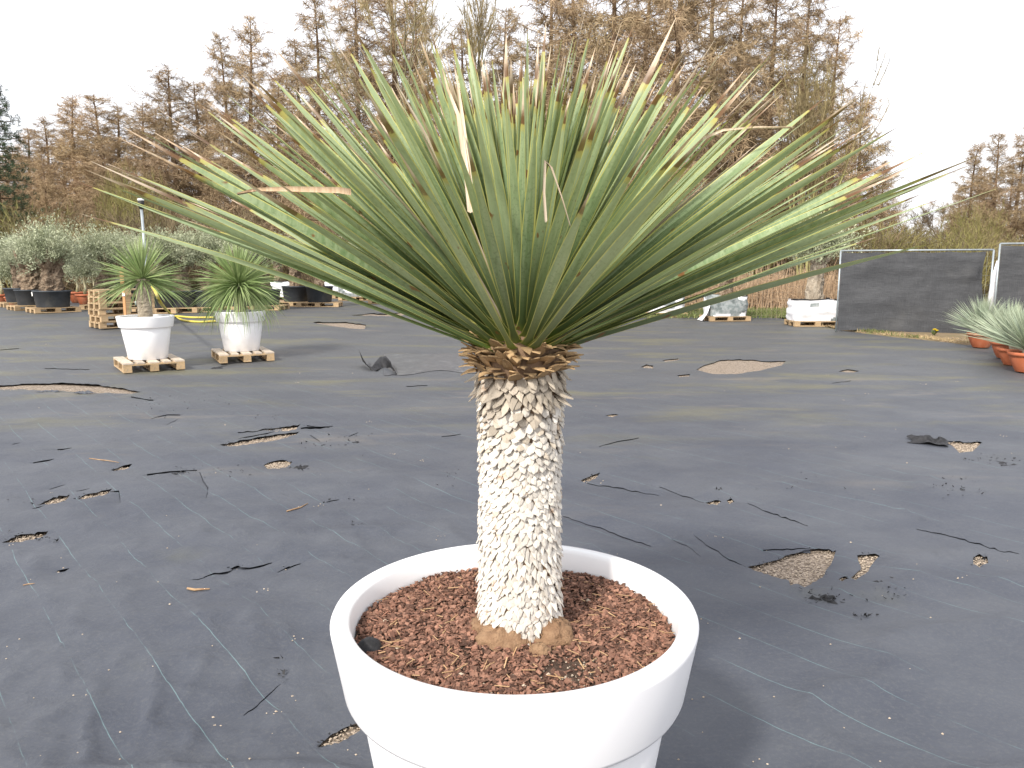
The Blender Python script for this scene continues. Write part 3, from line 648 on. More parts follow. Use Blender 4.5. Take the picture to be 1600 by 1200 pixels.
for i, (_, Mx, sc, pos, kind, mt, vi) in enumerate(cand[:300]):
    o = put('leaf_scale', SM[kind, mt][vi], yuc); o.matrix_basis = Matrix.LocRotScale(pos, Mx.to_quaternion(), sc)
for mt in ('scale', 'scale_upper', 'collar'):
    mb = MB()
    for (_, Mx, sc, pos, kind, m2, vi) in cand[300:]:
        if m2 != mt: continue
        src = SCALES[kind, mt][vi]
        mb.add([pos + Mx @ Vector((v[0] * sc.x, v[1] * sc.y, v[2] * sc.z)) for v in src.v], src.f, uni(.05, 1))
    o = mb.build('leaf_scales', mt, yuc); o['kind'] = 'stuff'

# leaves
PROF = [(0, .026), (.03, .0165), (.09, .0115), (.22, .0125), (.38, .0160), (.52, .0172), (.67, .0145), (.81, .0092), (.92, .0042), (1.0, .0005)]
def leaf_mesh(i, L, wsc, bend, fold, twist, mat='leaf'):
    r = random.Random(500 + i); vs = []; fs = []; uv = []; sway = r.uniform(-.014, .014)
    for v, hw in PROF:
        hw *= wsc * (1 if v > .05 else 1.1); y = v * L; zc = -bend * L * v ** 2.2; xc = sway * L * v * v
        tw = twist * v; f = fold * (1.6 if v < .1 else 1)
        for s in (-1, 0, 1):
            x = s * hw; z = abs(s) * hw * f
            vs.append((xc + x * math.cos(tw) - z * math.sin(tw), y, zc + x * math.sin(tw) + z * math.cos(tw))); uv.append(((s + 1) / 2, v))
    for k in range(len(PROF) - 1):
        for c in (0, 1): a = k * 3 + c; fs.append((a, a + 1, a + 4, a + 3))
    me = bpy.data.meshes.new('leaf'); me.from_pydata(vs, [], fs); me.materials.append(M[mat])
    ul = me.uv_layers.new(name='UVMap')
    for lp in me.loops: ul.data[lp.index].uv = uv[lp.vertex_index]
    me.polygons.foreach_set('use_smooth', [True] * len(me.polygons)); me.update(); return me
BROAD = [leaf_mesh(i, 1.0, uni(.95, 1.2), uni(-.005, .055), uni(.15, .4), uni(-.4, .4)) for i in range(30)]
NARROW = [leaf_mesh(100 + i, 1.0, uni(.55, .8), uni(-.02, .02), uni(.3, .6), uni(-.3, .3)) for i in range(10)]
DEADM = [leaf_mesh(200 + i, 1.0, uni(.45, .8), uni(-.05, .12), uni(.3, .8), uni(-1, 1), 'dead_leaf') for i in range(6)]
def place_leaf(me, az, el, L, roll, base, wx=.86):
    rad = Vector((math.cos(az), math.sin(az), 0)); d = rad * math.cos(el) + Vector((0, 0, 1)) * math.sin(el)
    nrm = rad * -math.sin(el) + Vector((0, 0, 1)) * math.cos(el); nrm = Matrix.Rotation(roll, 3, d) @ nrm
    X_ = d.cross(nrm)
    o = put('leaf', me, yuc); o.matrix_basis = Matrix.LocRotScale(base, Matrix((X_, d, nrm)).transposed().to_quaternion(), Vector((wx, L, wx)))
    return o
GA = math.pi * (3 - math.sqrt(5)); NL = 236; ndead = 0
for i in range(NL):
    t = i / (NL - 1); az = i * GA + uni(-.12, .12)
    az -= .20 * math.sin(2 * az); low = 21.5 - 1.2 * math.cos(az) + 3 * abs(math.sin(az)) ** 2
    el = R(low + (84 - low) * t ** 1.42 + rng.gauss(0, 1.2 + 1.6 * t))
    br = .082 * (1 - t) ** .6 + .008; base = Vector((math.cos(az) * br, math.sin(az) * br, TH_ - .012 + .085 * t))
    L = (1.02 - .33 * t) * uni(.90, 1.04); front = max(0, -math.sin(az)); L *= 1 - .30 * front * (.55 + .45 * min(1, t * 2))
    if t < .12: L *= uni(.93, 1.02)
    if t > .35 and rng.random() < .055: me = rng.choice(DEADM); ndead += 1
    else: me = rng.choice(BROAD)
    place_leaf(me, az, el, L, rng.gauss(0, .2 + .5 * (1 - front)) , base, uni(.70, .92) - .22 * front)
for i in range(48):
    az = i * GA; t = i / 47; el = R(80 + 9 * t + rng.gauss(0, 1.2))
    place_leaf(rng.choice(NARROW), az, el, uni(.50, .60), rng.gauss(0, .3), Vector((math.cos(az) * .012, math.sin(az) * .012, TH_ + .06)))
# the many further leaves at the back and heart of the crown, past what can be told apart
vs = []; fs = []; uvs = []
for i in range(270):
    t = rng.random(); az = uni(0, 6.283); az -= .12 * math.sin(2 * az)
    if math.sin(az) < -.35: az = -az
    el = R(22 + 60 * t ** 1.25 + rng.gauss(0, 2)); L = (1.0 - .36 * t) * uni(.84, 1.0); me = rng.choice(BROAD)
    rad = Vector((math.cos(az), math.sin(az), 0)); d = rad * math.cos(el) + Vector((0, 0, 1)) * math.sin(el)
    nrm = Matrix.Rotation(rng.gauss(0, .6), 3, d) @ (rad * -math.sin(el) + Vector((0, 0, 1)) * math.cos(el)); Mx = Matrix((d.cross(nrm), d, nrm)).transposed(); b0 = rad * (.07 * (1 - t) + .01) + Vector((0, 0, TH_ + .07 * t)); o = len(vs)
    vs += [b0 + Mx @ Vector((v.co.x * .74, v.co.y * L, v.co.z * .74)) for v in me.vertices]; fs += [tuple(o + k for k in p.vertices) for p in me.polygons]
    uvs += [tuple(q.uv) for q in me.uv_layers[0].data]
me = bpy.data.meshes.new('leaves'); me.from_pydata(vs, [], fs); me.materials.append(M['leaf']); ul = me.uv_layers.new(name='UVMap')
for k, q in enumerate(uvs): ul.data[k].uv = q
me.polygons.foreach_set('use_smooth', [True] * len(me.polygons)); me.update(); q = put('leaves', me, yuc); q['kind'] = 'stuff'
def ribbon(name, pts, wid, mat):             # a broken, kinked dead leaf
    mb = MB(); vs = []; pts = [Vector(p) - Vector((TX, TY, TB)) for p in pts]
    for i, p in enumerate(pts):
        d = (pts[min(i + 1, len(pts) - 1)] - pts[max(0, i - 1)]).normalized(); s = d.cross(Vector((0, -1, .25))).normalized() * wid * (1 - .85 * (i / (len(pts) - 1)) ** 2)
        vs += [p + s, p + Vector((0, .004, -.003)), p - s]
    mb.add(vs, [(i * 3 + c, i * 3 + c + 1, i * 3 + c + 4, i * 3 + c + 3) for i in range(len(pts) - 1) for c in (0, 1)])
    mb.build(name, mat, yuc, True)
ribbon('dead_leaf', [at(548, 300, 1.42), at(530, 297, 1.41), at(450, 295, 1.40), at(400, 296, 1.40), at(370, 302, 1.39)], .006, 'brown_leaf')
ribbon('dead_leaf', [at(853, 345, 1.40), at(850, 300, 1.40), at(852, 250, 1.39), at(862, 262, 1.385), at(880, 315, 1.38), at(891, 352, 1.38)], .0025, 'dead_leaf')
ribbon('dead_leaf', [at(1040, 262, 1.75), at(1085, 222, 1.75), at(1130, 203, 1.75), at(1180, 198, 1.75), at(1240, 198, 1.75)], .0035, 'dead_leaf')
ribbon('dead_leaf', [at(735, 330, 1.45), at(730, 280, 1.46), at(722, 220, 1.5), at(716, 180, 1.52), at(700, 140, 1.54), at(690, 105, 1.56)], .0055, 'dead_leaf')
ribbon('dead_leaf', [at(740, 330, 1.45), at(732, 270, 1.47), at(726, 215, 1.5), at(722, 180, 1.52), at(715, 130, 1.54), at(708, 95, 1.56)], .005, 'dead_leaf')

# ------------------------------------------------------------------ pallets
def piece(d, mat='wood'): return MB().box((0, 0, 0), d).mesh('board', mat)
PD = {'board': piece((1.2, .13, .022), 'deck'), 'narrow': piece((1.2, .098, .022), 'deck')}
PB = {'board': piece((1.2, .13, .022)), 'narrow': piece((1.2, .098, .022)), 'cross': piece((.145, .8, .022)), 'block': piece((.145, .11, .078)), 'base': piece((1.2, .11, .022))}
def pallet(label, loc, rz, group='wooden pallets in the yard', s=(1, 1, 1), name='wooden_pallet', bleached=False):
    t = thing(name, label, 'pallet', loc, rz, group, s)
    for i, y in enumerate((-.335, -.17, 0, .17, .335)):
        put('deck_board', (PD if bleached else PB)['board' if i % 2 == 0 else 'narrow'], t, (uni(-.004, .004), y, .133))
    for x in (-.5275, 0, .5275):
        put('cross_board', PB['cross'], t, (x, 0, .111))
        for y in (-.345, 0, .345): put('block', PB['block'], t, (x, y, .061))
    for y in (-.345, 0, .345): put('base_board', PB['base'], t, (0, y, .011))
    return t

def rosette(name, n, L, w_, emin, emax, droop, mat, parent, z0, lo=0.0, spread=.03):
    mb = MB()
    for i in range(n):
        t = (i + .5) / n; az = i * GA + uni(-.2, .2); el = R(emin + (emax - emin) * t ** 1.35 + rng.gauss(0, 5)); l = L * uni(.8, 1.1) * (1 - .25 * t)
        rad = Vector((math.cos(az), math.sin(az), 0)); p = rad * spread * (1 - t) + Vector((0, 0, z0 + .08 * t * L / .6)); sd_ = Matrix.Rotation(rng.gauss(0, .9), 3, (rad * math.cos(el) + Vector((0, 0, math.sin(el))))) @ Vector((-math.sin(az), math.cos(az), 0))
        dr = droop * uni(.5, 1.4) * (1 - t); vs = []; e = el
        for k, wv in enumerate((.7, 1, .95, .6, .05)):
            vs += [p + sd_ * w_ * wv, p - sd_ * w_ * wv]
            p = p + (rad * math.cos(e) + Vector((0, 0, math.sin(e)))) * l / 4; e -= dr * .5
        mb.add(vs, [(2 * k, 2 * k + 1, 2 * k + 3, 2 * k + 2) for k in range(4)], uni(.05, 1))
    return mb.build(name, mat, parent, False)
def small_trunk(h, r, parent):
    def fn(q, a):
        k = 1 + .10 * mnoise.noise(Vector((q.x * 60, q.y * 60, q.z * 40))); return Vector((q.x * k, q.y * k, q.z))
    MB().lathe([(r * (1.05 - .2 * abs(math.sin(i * 1.9)) * .3), h * i / 24) for i in range(25)], 30, fn=fn).build('trunk', 'yucca_trunk', parent)
def soil_disc(parent, r, z): MB().lathe([(.001, z + .02), (r * .6, z + .012), (r, z)], 28).build('soil', 'soil', parent, True)

# two white planters with yuccas on pallets
def yard_planter(pxl, pyl, rz, lab_pot, lab_pal, s, sub=.0):
    c = P(pxl, pyl); c.z = fabz(c.x, c.y)
    pallet(lab_pal, c, rz, s=(.9, 1.08, 1.0), bleached=True)
    q = Vector((c.x, c.y, c.z + .146)); t = planter('white_planter', lab_pot, q, s, 'white planters on pallets'); soil_disc(t, .392, .66)
    return q
q1 = yard_planter(233, 577, R(124), 'white planter on a pallet holding the trunked yucca beside the wooden stake', 'wooden pallet under the white planter beside the stacked pallets', .93)
y1 = thing('yucca_plant', 'yucca with a bare trunk and spreading leaf head in a white planter', 'yucca', q1 + Vector((0, 0, .62)))
small_trunk(.62, .105, y1)
rosette('leaf_head', 380, .80, .0085, -24, 86, .26, 'yucca_small', y1, .58, spread=.08)
q2 = yard_planter(379, 563, R(118), 'white planter holding the bushy yucca with drooping leaves', 'wooden pallet under the bushy yucca planter with dark strip beside it', .93)
y2 = thing('yucca_plant', 'bushy round yucca with drooping leaves hiding its trunk', 'yucca', q2 + Vector((0, 0, .62)))
small_trunk(.46, .09, y2)
rosette('leaf_head', 760, .92, .0085, -38, 86, .50, 'yucca_small', y2, .42, spread=.08)

# stack of pallets, stake, standpipe, hose
c = P(193, 512); c.z = fabz(c.x, c.y); PAL = []
for k in range(6):
    PAL.append(pallet(['bottom pallet of the six-high wooden stack', 'second pallet from the bottom of the wooden stack', 'third pallet from the bottom of the wooden stack',
                       'fourth pallet from the bottom of the wooden stack', 'fifth pallet from the bottom of the wooden stack', 'topmost pallet of the six-high wooden stack'][k],
                      c + Vector((uni(-.02, .02), uni(-.02, .02), .1455 * k)), R(46 + uni(-2, 2)), 'stacked wooden pallets'))
sb = at(197, 508, 14.2); gzz = fabz(sb.x, 14.2); tp = at(195, 417, 14.2)
st = thing('wooden_stake', 'upright orange brown wooden stake with a small white tag', 'stake', (sb.x, 14.2, gzz))
MB().box((0, 0, (tp.z - gzz) / 2), (.045, .03, tp.z - gzz), taper=.9).build('post', 'stake', st)
MB().box((.0, -.022, tp.z - gzz - .22), (.07, .012, .42)).build('board', 'stake', st)
MB().box((.01, -.030, tp.z - gzz - .50), (.05, .004, .06)).build('tag', 'paper', st)
pt = at(217, 310, 13.2); pz = fabz(pt.x, 13.2)
pp = thing('irrigation_standpipe', 'thin metal sprinkler pole with a black and white head behind the trunked yucca', 'pole', (pt.x + .03, 13.2, pz))
H_ = pt.z - pz
MB().tube([(0.03, 0, 0), (0, 0, H_ - .17)], .022, 10).build('pole', 'galv', pp, True)
MB().lathe([(.001, H_ - .17), (.035, H_ - .17), (.048, H_ - .10), (.048, H_ - .035), (.001, H_ - .03)], 16).build('sprinkler_head', 'black', pp, True)
MB().lathe([(.05, H_ - .035), (.052, H_ - .01), (.04, H_), (.001, H_ + .004)], 16).build('cap', 'paper', pp, True)
MB().tube([(.02, 0, 1.02), (-.14, -.04, 1.04), (-.19, -.05, .96), (-.18, -.05, .90)], .014, 8).build('tap', 'galv', pp, True)
hp = [at(232, 436, 13.1), at(243, 455, 12.9), at(252, 474, 12.7), at(262, 490, 12.6)]
hp += [P(273, 503) * 1 for _ in ()]
for a, b in ((276, 500), (300, 505), (330, 504), (360, 501), (330, 498), (300, 497), (278, 496)):
    q = at(a, b, 13.4); hp.append(Vector((q.x, q.y, q.z)))
def spline(pts, n=6):
    out = []
    for i in range(len(pts) - 1):
        p0, p1, p2, p3 = pts[max(0, i - 1)], pts[i], pts[i + 1], pts[min(len(pts) - 1, i + 2)]
        for k in range(n):
            t = k / n; out.append(.5 * ((2 * p1) + (p2 - p0) * t + (2 * p0 - 5 * p1 + 4 * p2 - p3) * t * t + (3 * p1 - p0 - 3 * p2 + p3) * t ** 3))
    return out + [pts[-1]]
gpath = [at(232, 436, 13.1), at(243, 456, 13.0), at(253, 476, 13.0)]
for a, b, Yd in ((268, 494, 0), (285, 503, 0), (310, 506, 0), (335, 505, 0), (365, 503, 0), (372, 500, 0), (340, 499, 0), (300, 499, 0), (275, 497, 0), (255, 499, 0)):
    q = P(a, b); gpath.append(Vector((q.x, q.y, q.z + .05)))
tag(MB().tube(spline(gpath), .026, 8).build('garden_hose', 'hose', smooth=True), 'yellow garden hose hanging from the standpipe and looping on the ground', 'hose')

# ------------------------------------------------------------------ olive trees in tubs
def olive_crown(seed, rx, rz_, nsp, flat=.45, lf=.075):
    r = random.Random(seed); mb = MB()
    for i in range(nsp):
        while True:
            d = Vector((r.uniform(-1, 1), r.uniform(-1, 1), r.uniform(-flat, 1)))
            if .1 < d.length < 1: break
        d.normalize(); lump = .80 + .62 * mnoise.noise(d * 2.2 + Vector((seed, 0, 0)))
        tip = Vector((d.x * rx, d.y * rx, d.z * rz_)) * lump * (r.uniform(.55, 1.0) if r.random() < .93 else r.uniform(1.0, 1.25)); root = tip * .62 + Vector((0, 0, -.08))
        dd = tip - root + Vector((r.uniform(-.15, .15), r.uniform(-.15, .15), r.uniform(0, .25)))
        sh = r.uniform(.1, 1)
        for k in range(22):
            t = k / 21; p = root + dd * t * 1.1 + Vector((r.gauss(0, .05), r.gauss(0, .05), r.gauss(0, .05)))
            a = Vector((r.gauss(0, 1), r.gauss(0, 1), r.gauss(.4, .8))).normalized(); a = (a + dd.normalized() * .8).normalized()
            s = a.cross(Vector((r.gauss(0, 1), r.gauss(0, 1), r.gauss(0, 1)))).normalized() * lf * .16; l = a * lf * r.uniform(.7, 1.2)
            mb.add([p, p + l * .5 + s, p + l, p + l * .5 - s], [(0, 1, 2, 3)], min(1, max(.03, sh * .6 + r.uniform(0, .4))))
    return mb.mesh('crown', 'olive_leaf')
def olive_trunk(seed, h, r0, r1, lean, gnarl=.42, mat='olive_bark'):
    mb = MB(); rr = random.Random(seed)
    def fn(q, a):
        t = q.z / h; k = 1 + gnarl * mnoise.noise(Vector((math.cos(a) * 1.3, math.sin(a) * 1.3, q.z * 3.2 + seed * 7))) + gnarl * .8 * mnoise.noise(Vector((math.cos(a) * 3, math.sin(a) * 3, q.z * 8 + seed * 3))) + gnarl * .75 * abs(mnoise.noise(Vector((math.cos(a) * 5, math.sin(a) * 5, q.z * 13 + seed)))) + gnarl * .35 * mnoise.noise(Vector((math.cos(a) * 13, math.sin(a) * 13, q.z * 40 + seed)))
        return Vector((q.x * k + lean * h * t * t, q.y * k, q.z))
    mb.lathe([((r0 + (r1 - r0) * (i / 40) ** .7) * .86, h * i / 40) for i in range(41)], 54, fn=fn, close=True)
    for i in range(5):
        a = i * 1.26 + seed; b = Vector((lean * h, 0, h * .92)); o = Vector((math.cos(a), math.sin(a), 0))
        mb.tube([b + o * r1 * .3 - Vector((0, 0, .1)), b + o * r1 * 1.2 + Vector((0, 0, .12)), b + o * r1 * 1.6 + Vector((0, 0, .30)), b + o * r1 * 1.9 + Vector((0, 0, .5))], [r1 * .5, r1 * .38, r1 * .25, r1 * .1], 7)
    return mb.mesh('trunk', mat, True)
OC = [olive_crown(1, 1.0, .78, 560), olive_crown(2, 1.05, .8, 560), olive_crown(3, .95, .85, 520), olive_crown(4, 1.0, .75, 540)]
OT = [olive_trunk(1, .85, .36, .24, .05), olive_trunk(2, .8, .30, .2, .3), olive_trunk(3, .9, .22, .15, -.05), olive_trunk(4, 1.15, .27, .20, .12, .26, 'pale_bark')]
def olive(label, loc, ti, ci, cs, rz, tz=1.0, group='potted olive trees', cdx=0.0):
    t = thing('olive_tree', label, 'olive tree', loc, 0, group)
    put('trunk', OT[ti], t, rot=(0, 0, rz), scale=(1, 1, tz))
    h = (.85, .8, .9, 1.15)[ti] * tz
    cs *= uni(.76, .94) if cs < 1.05 else 1.0; put('crown', OC[ci], t, (cdx, 0, h + .36 * cs), (0, 0, rz * 1.7 + ci), (cs, cs, cs * .95))
    return t
def tub_mesh(R_, H_):
    mb = MB(); mb.lathe([(.001, .003), (R_ * .86, .003), (R_ * .87, .01), (R_ * .985, H_ - .045), (R_ * 1.03, H_ - .04), (R_ * 1.03, H_), (R_ * .98, H_ + .004), (R_ * .95, H_ - .03), (R_ * .92, H_ - .12)], 44)
    return mb
TUB = tub_mesh(.5, .50).mesh('body', 'tub', True)
SOILM = MB().lathe([(.001, .42), (.3, .41), (.462, .39)], 28).mesh('soil', 'soil', True)
LABM = MB().box((0, 0, 0), (.07, .004, .12)).mesh('label', 'paper')
def tub(label, loc, s=1.0, sz=1.0, paper=False, group='black tubs with olive trees'):
    t = thing('plastic_tub', label, 'tub', loc, uni(0, 3), group, (s, s, sz))
    put('body', TUB, t); put('soil', SOILM, t)
    if paper:
        t.rotation_euler = (0, 0, 0); put('label', LABM, t, (-.40, -.32, .40), (0, R(-12), R(-38)))
    return t
def potted(px, py, s, sz, ti, ci, cs, rz, names, pal_rz, paper=False, tz=1.0, ps=(1, 1.2, 1), cdx=0.0):
    """a pallet, a tub on it and an olive in the tub; px,py is the ground under the tub's middle"""
    c = P(px, py); c.z = fabz(c.x, c.y)
    pallet(names[0], c, pal_rz, s=ps, name='wooden_pallet', group='wooden pallets under potted olives')
    b = c + Vector((0, 0, .1462)); tub(names[1], b, s, sz, paper)
    olive(names[2], b + Vector((0, 0, .40 * sz)), ti, ci, cs, rz, tz, cdx=cdx)
    return c
potted(84, 489, .98, .96, 0, 0, 1.1, .3, ('pallet under the labelled black tub at the front of the row', 'black tub with a white paper label on its side', 'thick stumpy olive tree in the labelled black tub'), R(46), True, ps=(1.0, 1.2, 1))
potted(52, 485, .92, .94, 0, 1, .95, 2.1, ('pallet half hidden behind the labelled tub', 'black tub tucked behind the labelled tub', 'broad olive tree directly behind the labelled tub'), R(46))
potted(33, 480, .92, .94, 2, 2, .9, 1.1, ('third pallet back in the row behind the labelled tub', 'third black tub back behind the labelled tub', 'olive tree in the third tub behind the labelled tub'), R(46))
potted(166, 484, .9, .95, 1, 1, 1.05, .2, ('weathered pallet behind the pallet stack', 'greyish tub with a leaning olive behind the pallet stack', 'leaning olive tree with a forked trunk behind the pallet stack'), R(8))
potted(200, 478, 1.1, 1.5, 2, 3, 1.0, 2, ('pallet under the tall grey tub', 'tall grey tub standing behind the pallet stack', 'olive tree in the tall grey tub'), R(5))
potted(250, 490, .92, .95, 0, 2, .95, 1.7, ('pallet behind the yellow hose', 'black tub behind the hanging yellow hose', 'olive tree behind the trunked yucca and the hose'), R(6))
potted(284, 489, .95, .95, 0, 0, 1.0, 3.3, ('pallet between the two white planters', 'black tub seen between the two white planters', 'olive tree seen between the two potted yuccas'), R(4))
potted(325, 488, .95, .95, 2, 1, 1.0, 4.3, ('pallet with a split corner left of the bushy yucca', 'black tub left of the bushy yucca leaves', 'olive tree left behind the bushy yucca'), R(-4))
potted(372, 487, .95, .95, 0, 3, 1.0, 5.1, ('pallet behind the bushy yucca', 'black tub behind the bushy yucca', 'olive tree right behind the bushy yucca'), R(3))
potted(415, 485, .95, .95, 2, 2, .95, 2.6, ('pallet right of the bushy yucca', 'black tub at the right leaf tips of the bushy yucca', 'olive tree at the right leaf tips of the bushy yucca'), R(-3))
potted(463, 479, .9, 1.05, 2, 0, 1.0, 1.9, ('reddish pallet under the first of twin tubs', 'left one of two matching black tubs beyond the bushy yucca', 'slim olive in the left one of twin tubs'), R(-5))
potted(500, 480, .9, 1.05, 2, 1, .95, .6, ('pallet sticking out under the second of twin tubs', 'right one of two matching black tubs beyond the bushy yucca', 'slim olive in the right one of twin tubs'), R(4), ps=(1.15, 1.2, 1))

# white-wrapped root balls on pallets with olives
def wrapped(px, py, Wd, Dp, Hh, label, lab_pal, lab_tree, seed, grey=0.0, tree=(2, 0, 1.0, 1.0, 0), rz=0.0, ps=(1.05, 1.2, 1), skirt=False):
    c = P(px, py); c.z = fabz(c.x, c.y); pallet(lab_pal, c, rz, s=ps, group='wooden pallets under wrapped root balls', name='wooden_pallet')
    t = thing('wrapped_root_ball', label, 'root ball', c + Vector((0, 0, .147)), rz, 'wrapped root balls by the fence')
    nu, nv = 56, 16; vs = []; fs = []
    for j in range(nv + 1):
        v = j / nv
        for i in range(nu):
            a = 2 * math.pi * i / nu; ca, sa = math.cos(a), math.sin(a); e = .45
            x = math.copysign(abs(ca) ** e, ca) * Wd / 2; y = math.copysign(abs(sa) ** e, sa) * Dp / 2
            k = 1 + .05 * math.sin(v * 3.0) + .07 * mnoise.noise(Vector((x * 3, y * 3, v * 4 + seed))) + .03 * mnoise.noise(Vector((x * 11, y * 11, v * 12 + seed)))
            vs.append((x * k, y * k, Hh * v * (1 + .10 * mnoise.noise(Vector((x * 2.3, y * 2.3, seed * 3.1))))))
    for j in range(nv):
        for i in range(nu): fs.append((j * nu + i, j * nu + (i + 1) % nu, (j + 1) * nu + (i + 1) % nu, (j + 1) * nu + i))
    gl = [f for k, f in enumerate(fs) if mnoise.noise(Vector((vs[f[0]][0] * 1.6, vs[f[0]][1] * 1.6, vs[f[0]][2] * 2.5 + seed * 2))) < grey]
    gs = set(gl); wl = [f for f in fs if f not in gs]
    mb = MB(); mb.v = vs; mb.f = wl; mb.r = [0.0] * len(wl); mb.build('white_wrap', 'wrap', t, True)
    if gl: mb = MB(); mb.v = [tuple(q) for q in vs]; mb.f = gl; mb.r = [0.0] * len(gl); mb.build('grey_netting', 'wrap_grey', t, True)
    MB().lathe([(.001, Hh * .96), (Wd * .3, Hh * .92), (Wd * .46, Hh * .84)], 20, fn=lambda q, a: Vector((q.x, q.y * Dp / Wd, q.z + .03 * mnoise.noise(q * 5)))).build('soil', 'soil', t)
    mb = MB(); top = [Vector(v) for v in vs[nv * nu:(nv + 1) * nu]]
    k = len(top); ring = top + [q * 1.0 + Vector((0, 0, .035 + .03 * mnoise.noise(q * 4))) for q in top]
    mb.add([Vector((q.x * .99, q.y * .99, q.z - .01)) for q in ring], [(i, (i + 1) % k, k + (i + 1) % k, k + i) for i in range(k) if mnoise.noise(top[i] * 2) > -.15])
    mb.build('black_collar', 'black', t)
    if skirt:
        mb = MB(); sv_ = []
        for i in range(9):
            u = i / 8; sv_ += [Vector((-Wd * .5 - .02 - .05 * u, -Dp * .4 + Dp * .3 * u, Hh * .55)), Vector((-Wd * .5 - .10 - .06 * math.sin(u * 5), -Dp * .4 + Dp * .35 * u, .1)), Vector((-Wd * .5 - .26 - .05 * math.sin(u * 7), -Dp * .42 + Dp * .4 * u, -.12))]
        mb.add(sv_, [(3 * i + j, 3 * i + j + 1, 3 * i + j + 4, 3 * i + j + 3) for i in range(8) for j in range(2)]); mb.build('loose_wrap', 'wrap', t, True)
    ti, ci, cs, tz, trz = tree
    olive(lab_tree, c + Vector((0, 0, .147 + Hh * .85)), ti, ci, cs, trz, tz, 'olives in wrapped root balls')
wrapped(1269, 510, 1.25, .9, .56, 'root ball wrapped in clean white sheeting next to the dark screen fence', 'pallet under the white root ball next to the screen fence', 'tall olive with a furrowed trunk beside the dark screen fence', 1, -.42, (3, 1, 1.1, 1.05, .4), R(-3))
wrapped(1132, 502, 1.15, .9, .62, 'root ball in grey netting with a loose white wrap skirt', 'pallet under the netted grey root ball', 'knobbly olive in the grey netted root ball', 5, .12, (2, 2, 1.0, 1.0, 1.4), R(6), skirt=True)
wrapped(1038, 496, 1.15, .9, .52, 'white wrapped root ball half hidden by the giant yucca leaves', 'pallet under the half hidden white root ball', 'olive mostly hidden behind the giant yucca leaves', 9, -.2, (2, 3, 1.0, 1.0, 2.2), R(3))
for k, (px, py, wv, hv, g, ls) in enumerate((
        (437, 470, 1.1, .6, -.5, ('white wrapped root ball behind the twin black tubs', 'pallet behind the twin black tubs', 'olive behind the twin black tubs')),
        (527, 467, 1.0, .55, .05, ('root ball with dark band above white wrap beyond the twin tubs', 'far pallet just right of the twin tubs', 'gnarled olive just right of the twin tubs')),
        (556, 470, 1.1, .55, -.3, ('square white root ball in the middle of the far row', 'far pallet under the square white root ball', 'olive on the square white root ball in the far row')),
        (590, 470, 1.0, .5, .3, ('dark netted root ball in the far row', 'far pallet under the dark netted root ball', 'olive on the dark netted root ball in the far row')),
        (604, 475, 1.1, .32, -.5, ('low slumped heap of white wrap on a pallet in the far row', 'pallet under the slumped white heap', 'olive leaning out of the slumped white heap')),
        (634, 477, 1.0, .25, -.5, ('flattest white wrapped root ball where the giant leaves meet the ground', 'pallet at the foot of the giant leaves', 'olive behind the lowest giant yucca leaves')))):
    wrapped(px, py, wv, .85, hv, ls[0], ls[1], ls[2], 20 + k, g, ((2, 0, 2, 2, 3, 2)[k], k % 4, .85, 1.0, k * 1.3), R(uni(-8, 8)))

# terracotta bowls
BOWL = MB().lathe([(.001, .003), (.145, .003), (.15, .01), (.195, .10), (.235, .20), (.24, .235), (.262, .24), (.268, .26), (.266, .285), (.25, .29), (.235, .27), (.2, .2)], 40).mesh('body', 'terracotta', True)
BSOIL = MB().lathe([(.001, .265), (.15, .26), (.228, .25)], 24).mesh('soil', 'soil', True)
def bowl(label, loc, s, paper=False, group='terracotta bowls'):
    t = thing('terracotta_bowl', label, 'bowl', loc, 0, group, s); put('body', BOWL, t); put('soil', BSOIL, t)
    if paper: MB().box((0, 0, 0), (.16, .004, .055)).build('label', 'paper', t, loc=(-.02, -.272, .262))
    return t
for px, py, s, lab, n, pp_ in ((1532, 545, 1.0, ('terracotta bowl in front of the fence gap', 'blue green yucca tuft standing before the fence gap'), 330, False),
                         (1572, 562, 1.0, ('terracotta bowl hidden behind the labelled bowl', 'blue green yucca tuft behind the labelled bowl'), 260, False),
                         (1583, 573, .95, ('terracotta bowl with a white paper label on its rim', 'blue green yucca tuft in the labelled terracotta bowl'), 260, True),
                         (1604, 584, 1.05, ('large terracotta bowl at the edge of the fabric strip', 'blue green yucca tuft closest to the fabric edge'), 340, False),
                         (1650, 573, 1.0, ('terracotta bowl standing outside the labelled bowl', 'blue green yucca tuft outside the labelled bowl'), 260, False)):
    c = P(px, py); c.z = fabz(c.x, c.y); bowl(lab[0], c, s, pp_)
    t = thing('yucca_tuft', lab[1], 'yucca', c + Vector((0, 0, .24 * s)), 0, 'yucca tufts in terracotta bowls')
    MB().lathe([(.075, 0), (.085, .08), (.08, .16), (.04, .22)], 18, fn=lambda q, a: q * (1 + .15 * mnoise.noise(q * 50))).build('trunk', 'yucca_trunk', t)
    rosette('leaf_head', int(n * 1.35), .80, .0065, 20, 88, .06, 'yucca_blue', t, .08, spread=.07)
SAP = olive_crown(11, .55, .5, 170, .6, .07)
def sapling(label, loc, h, s):
    t = thing('young_olive', label, 'olive tree', loc, 0, 'young olives in terracotta bowls')
    MB().tube([(0, 0, 0), (.03, .02, h * .5), (0, 0, h), (.05, 0, h + .3)], [.06, .05, .035, .01], 7).build('trunk', 'sap_bark', t, True)
    put('crown', SAP, t, (0, 0, h + .25 * s), (0, 0, uni(0, 6)), s)
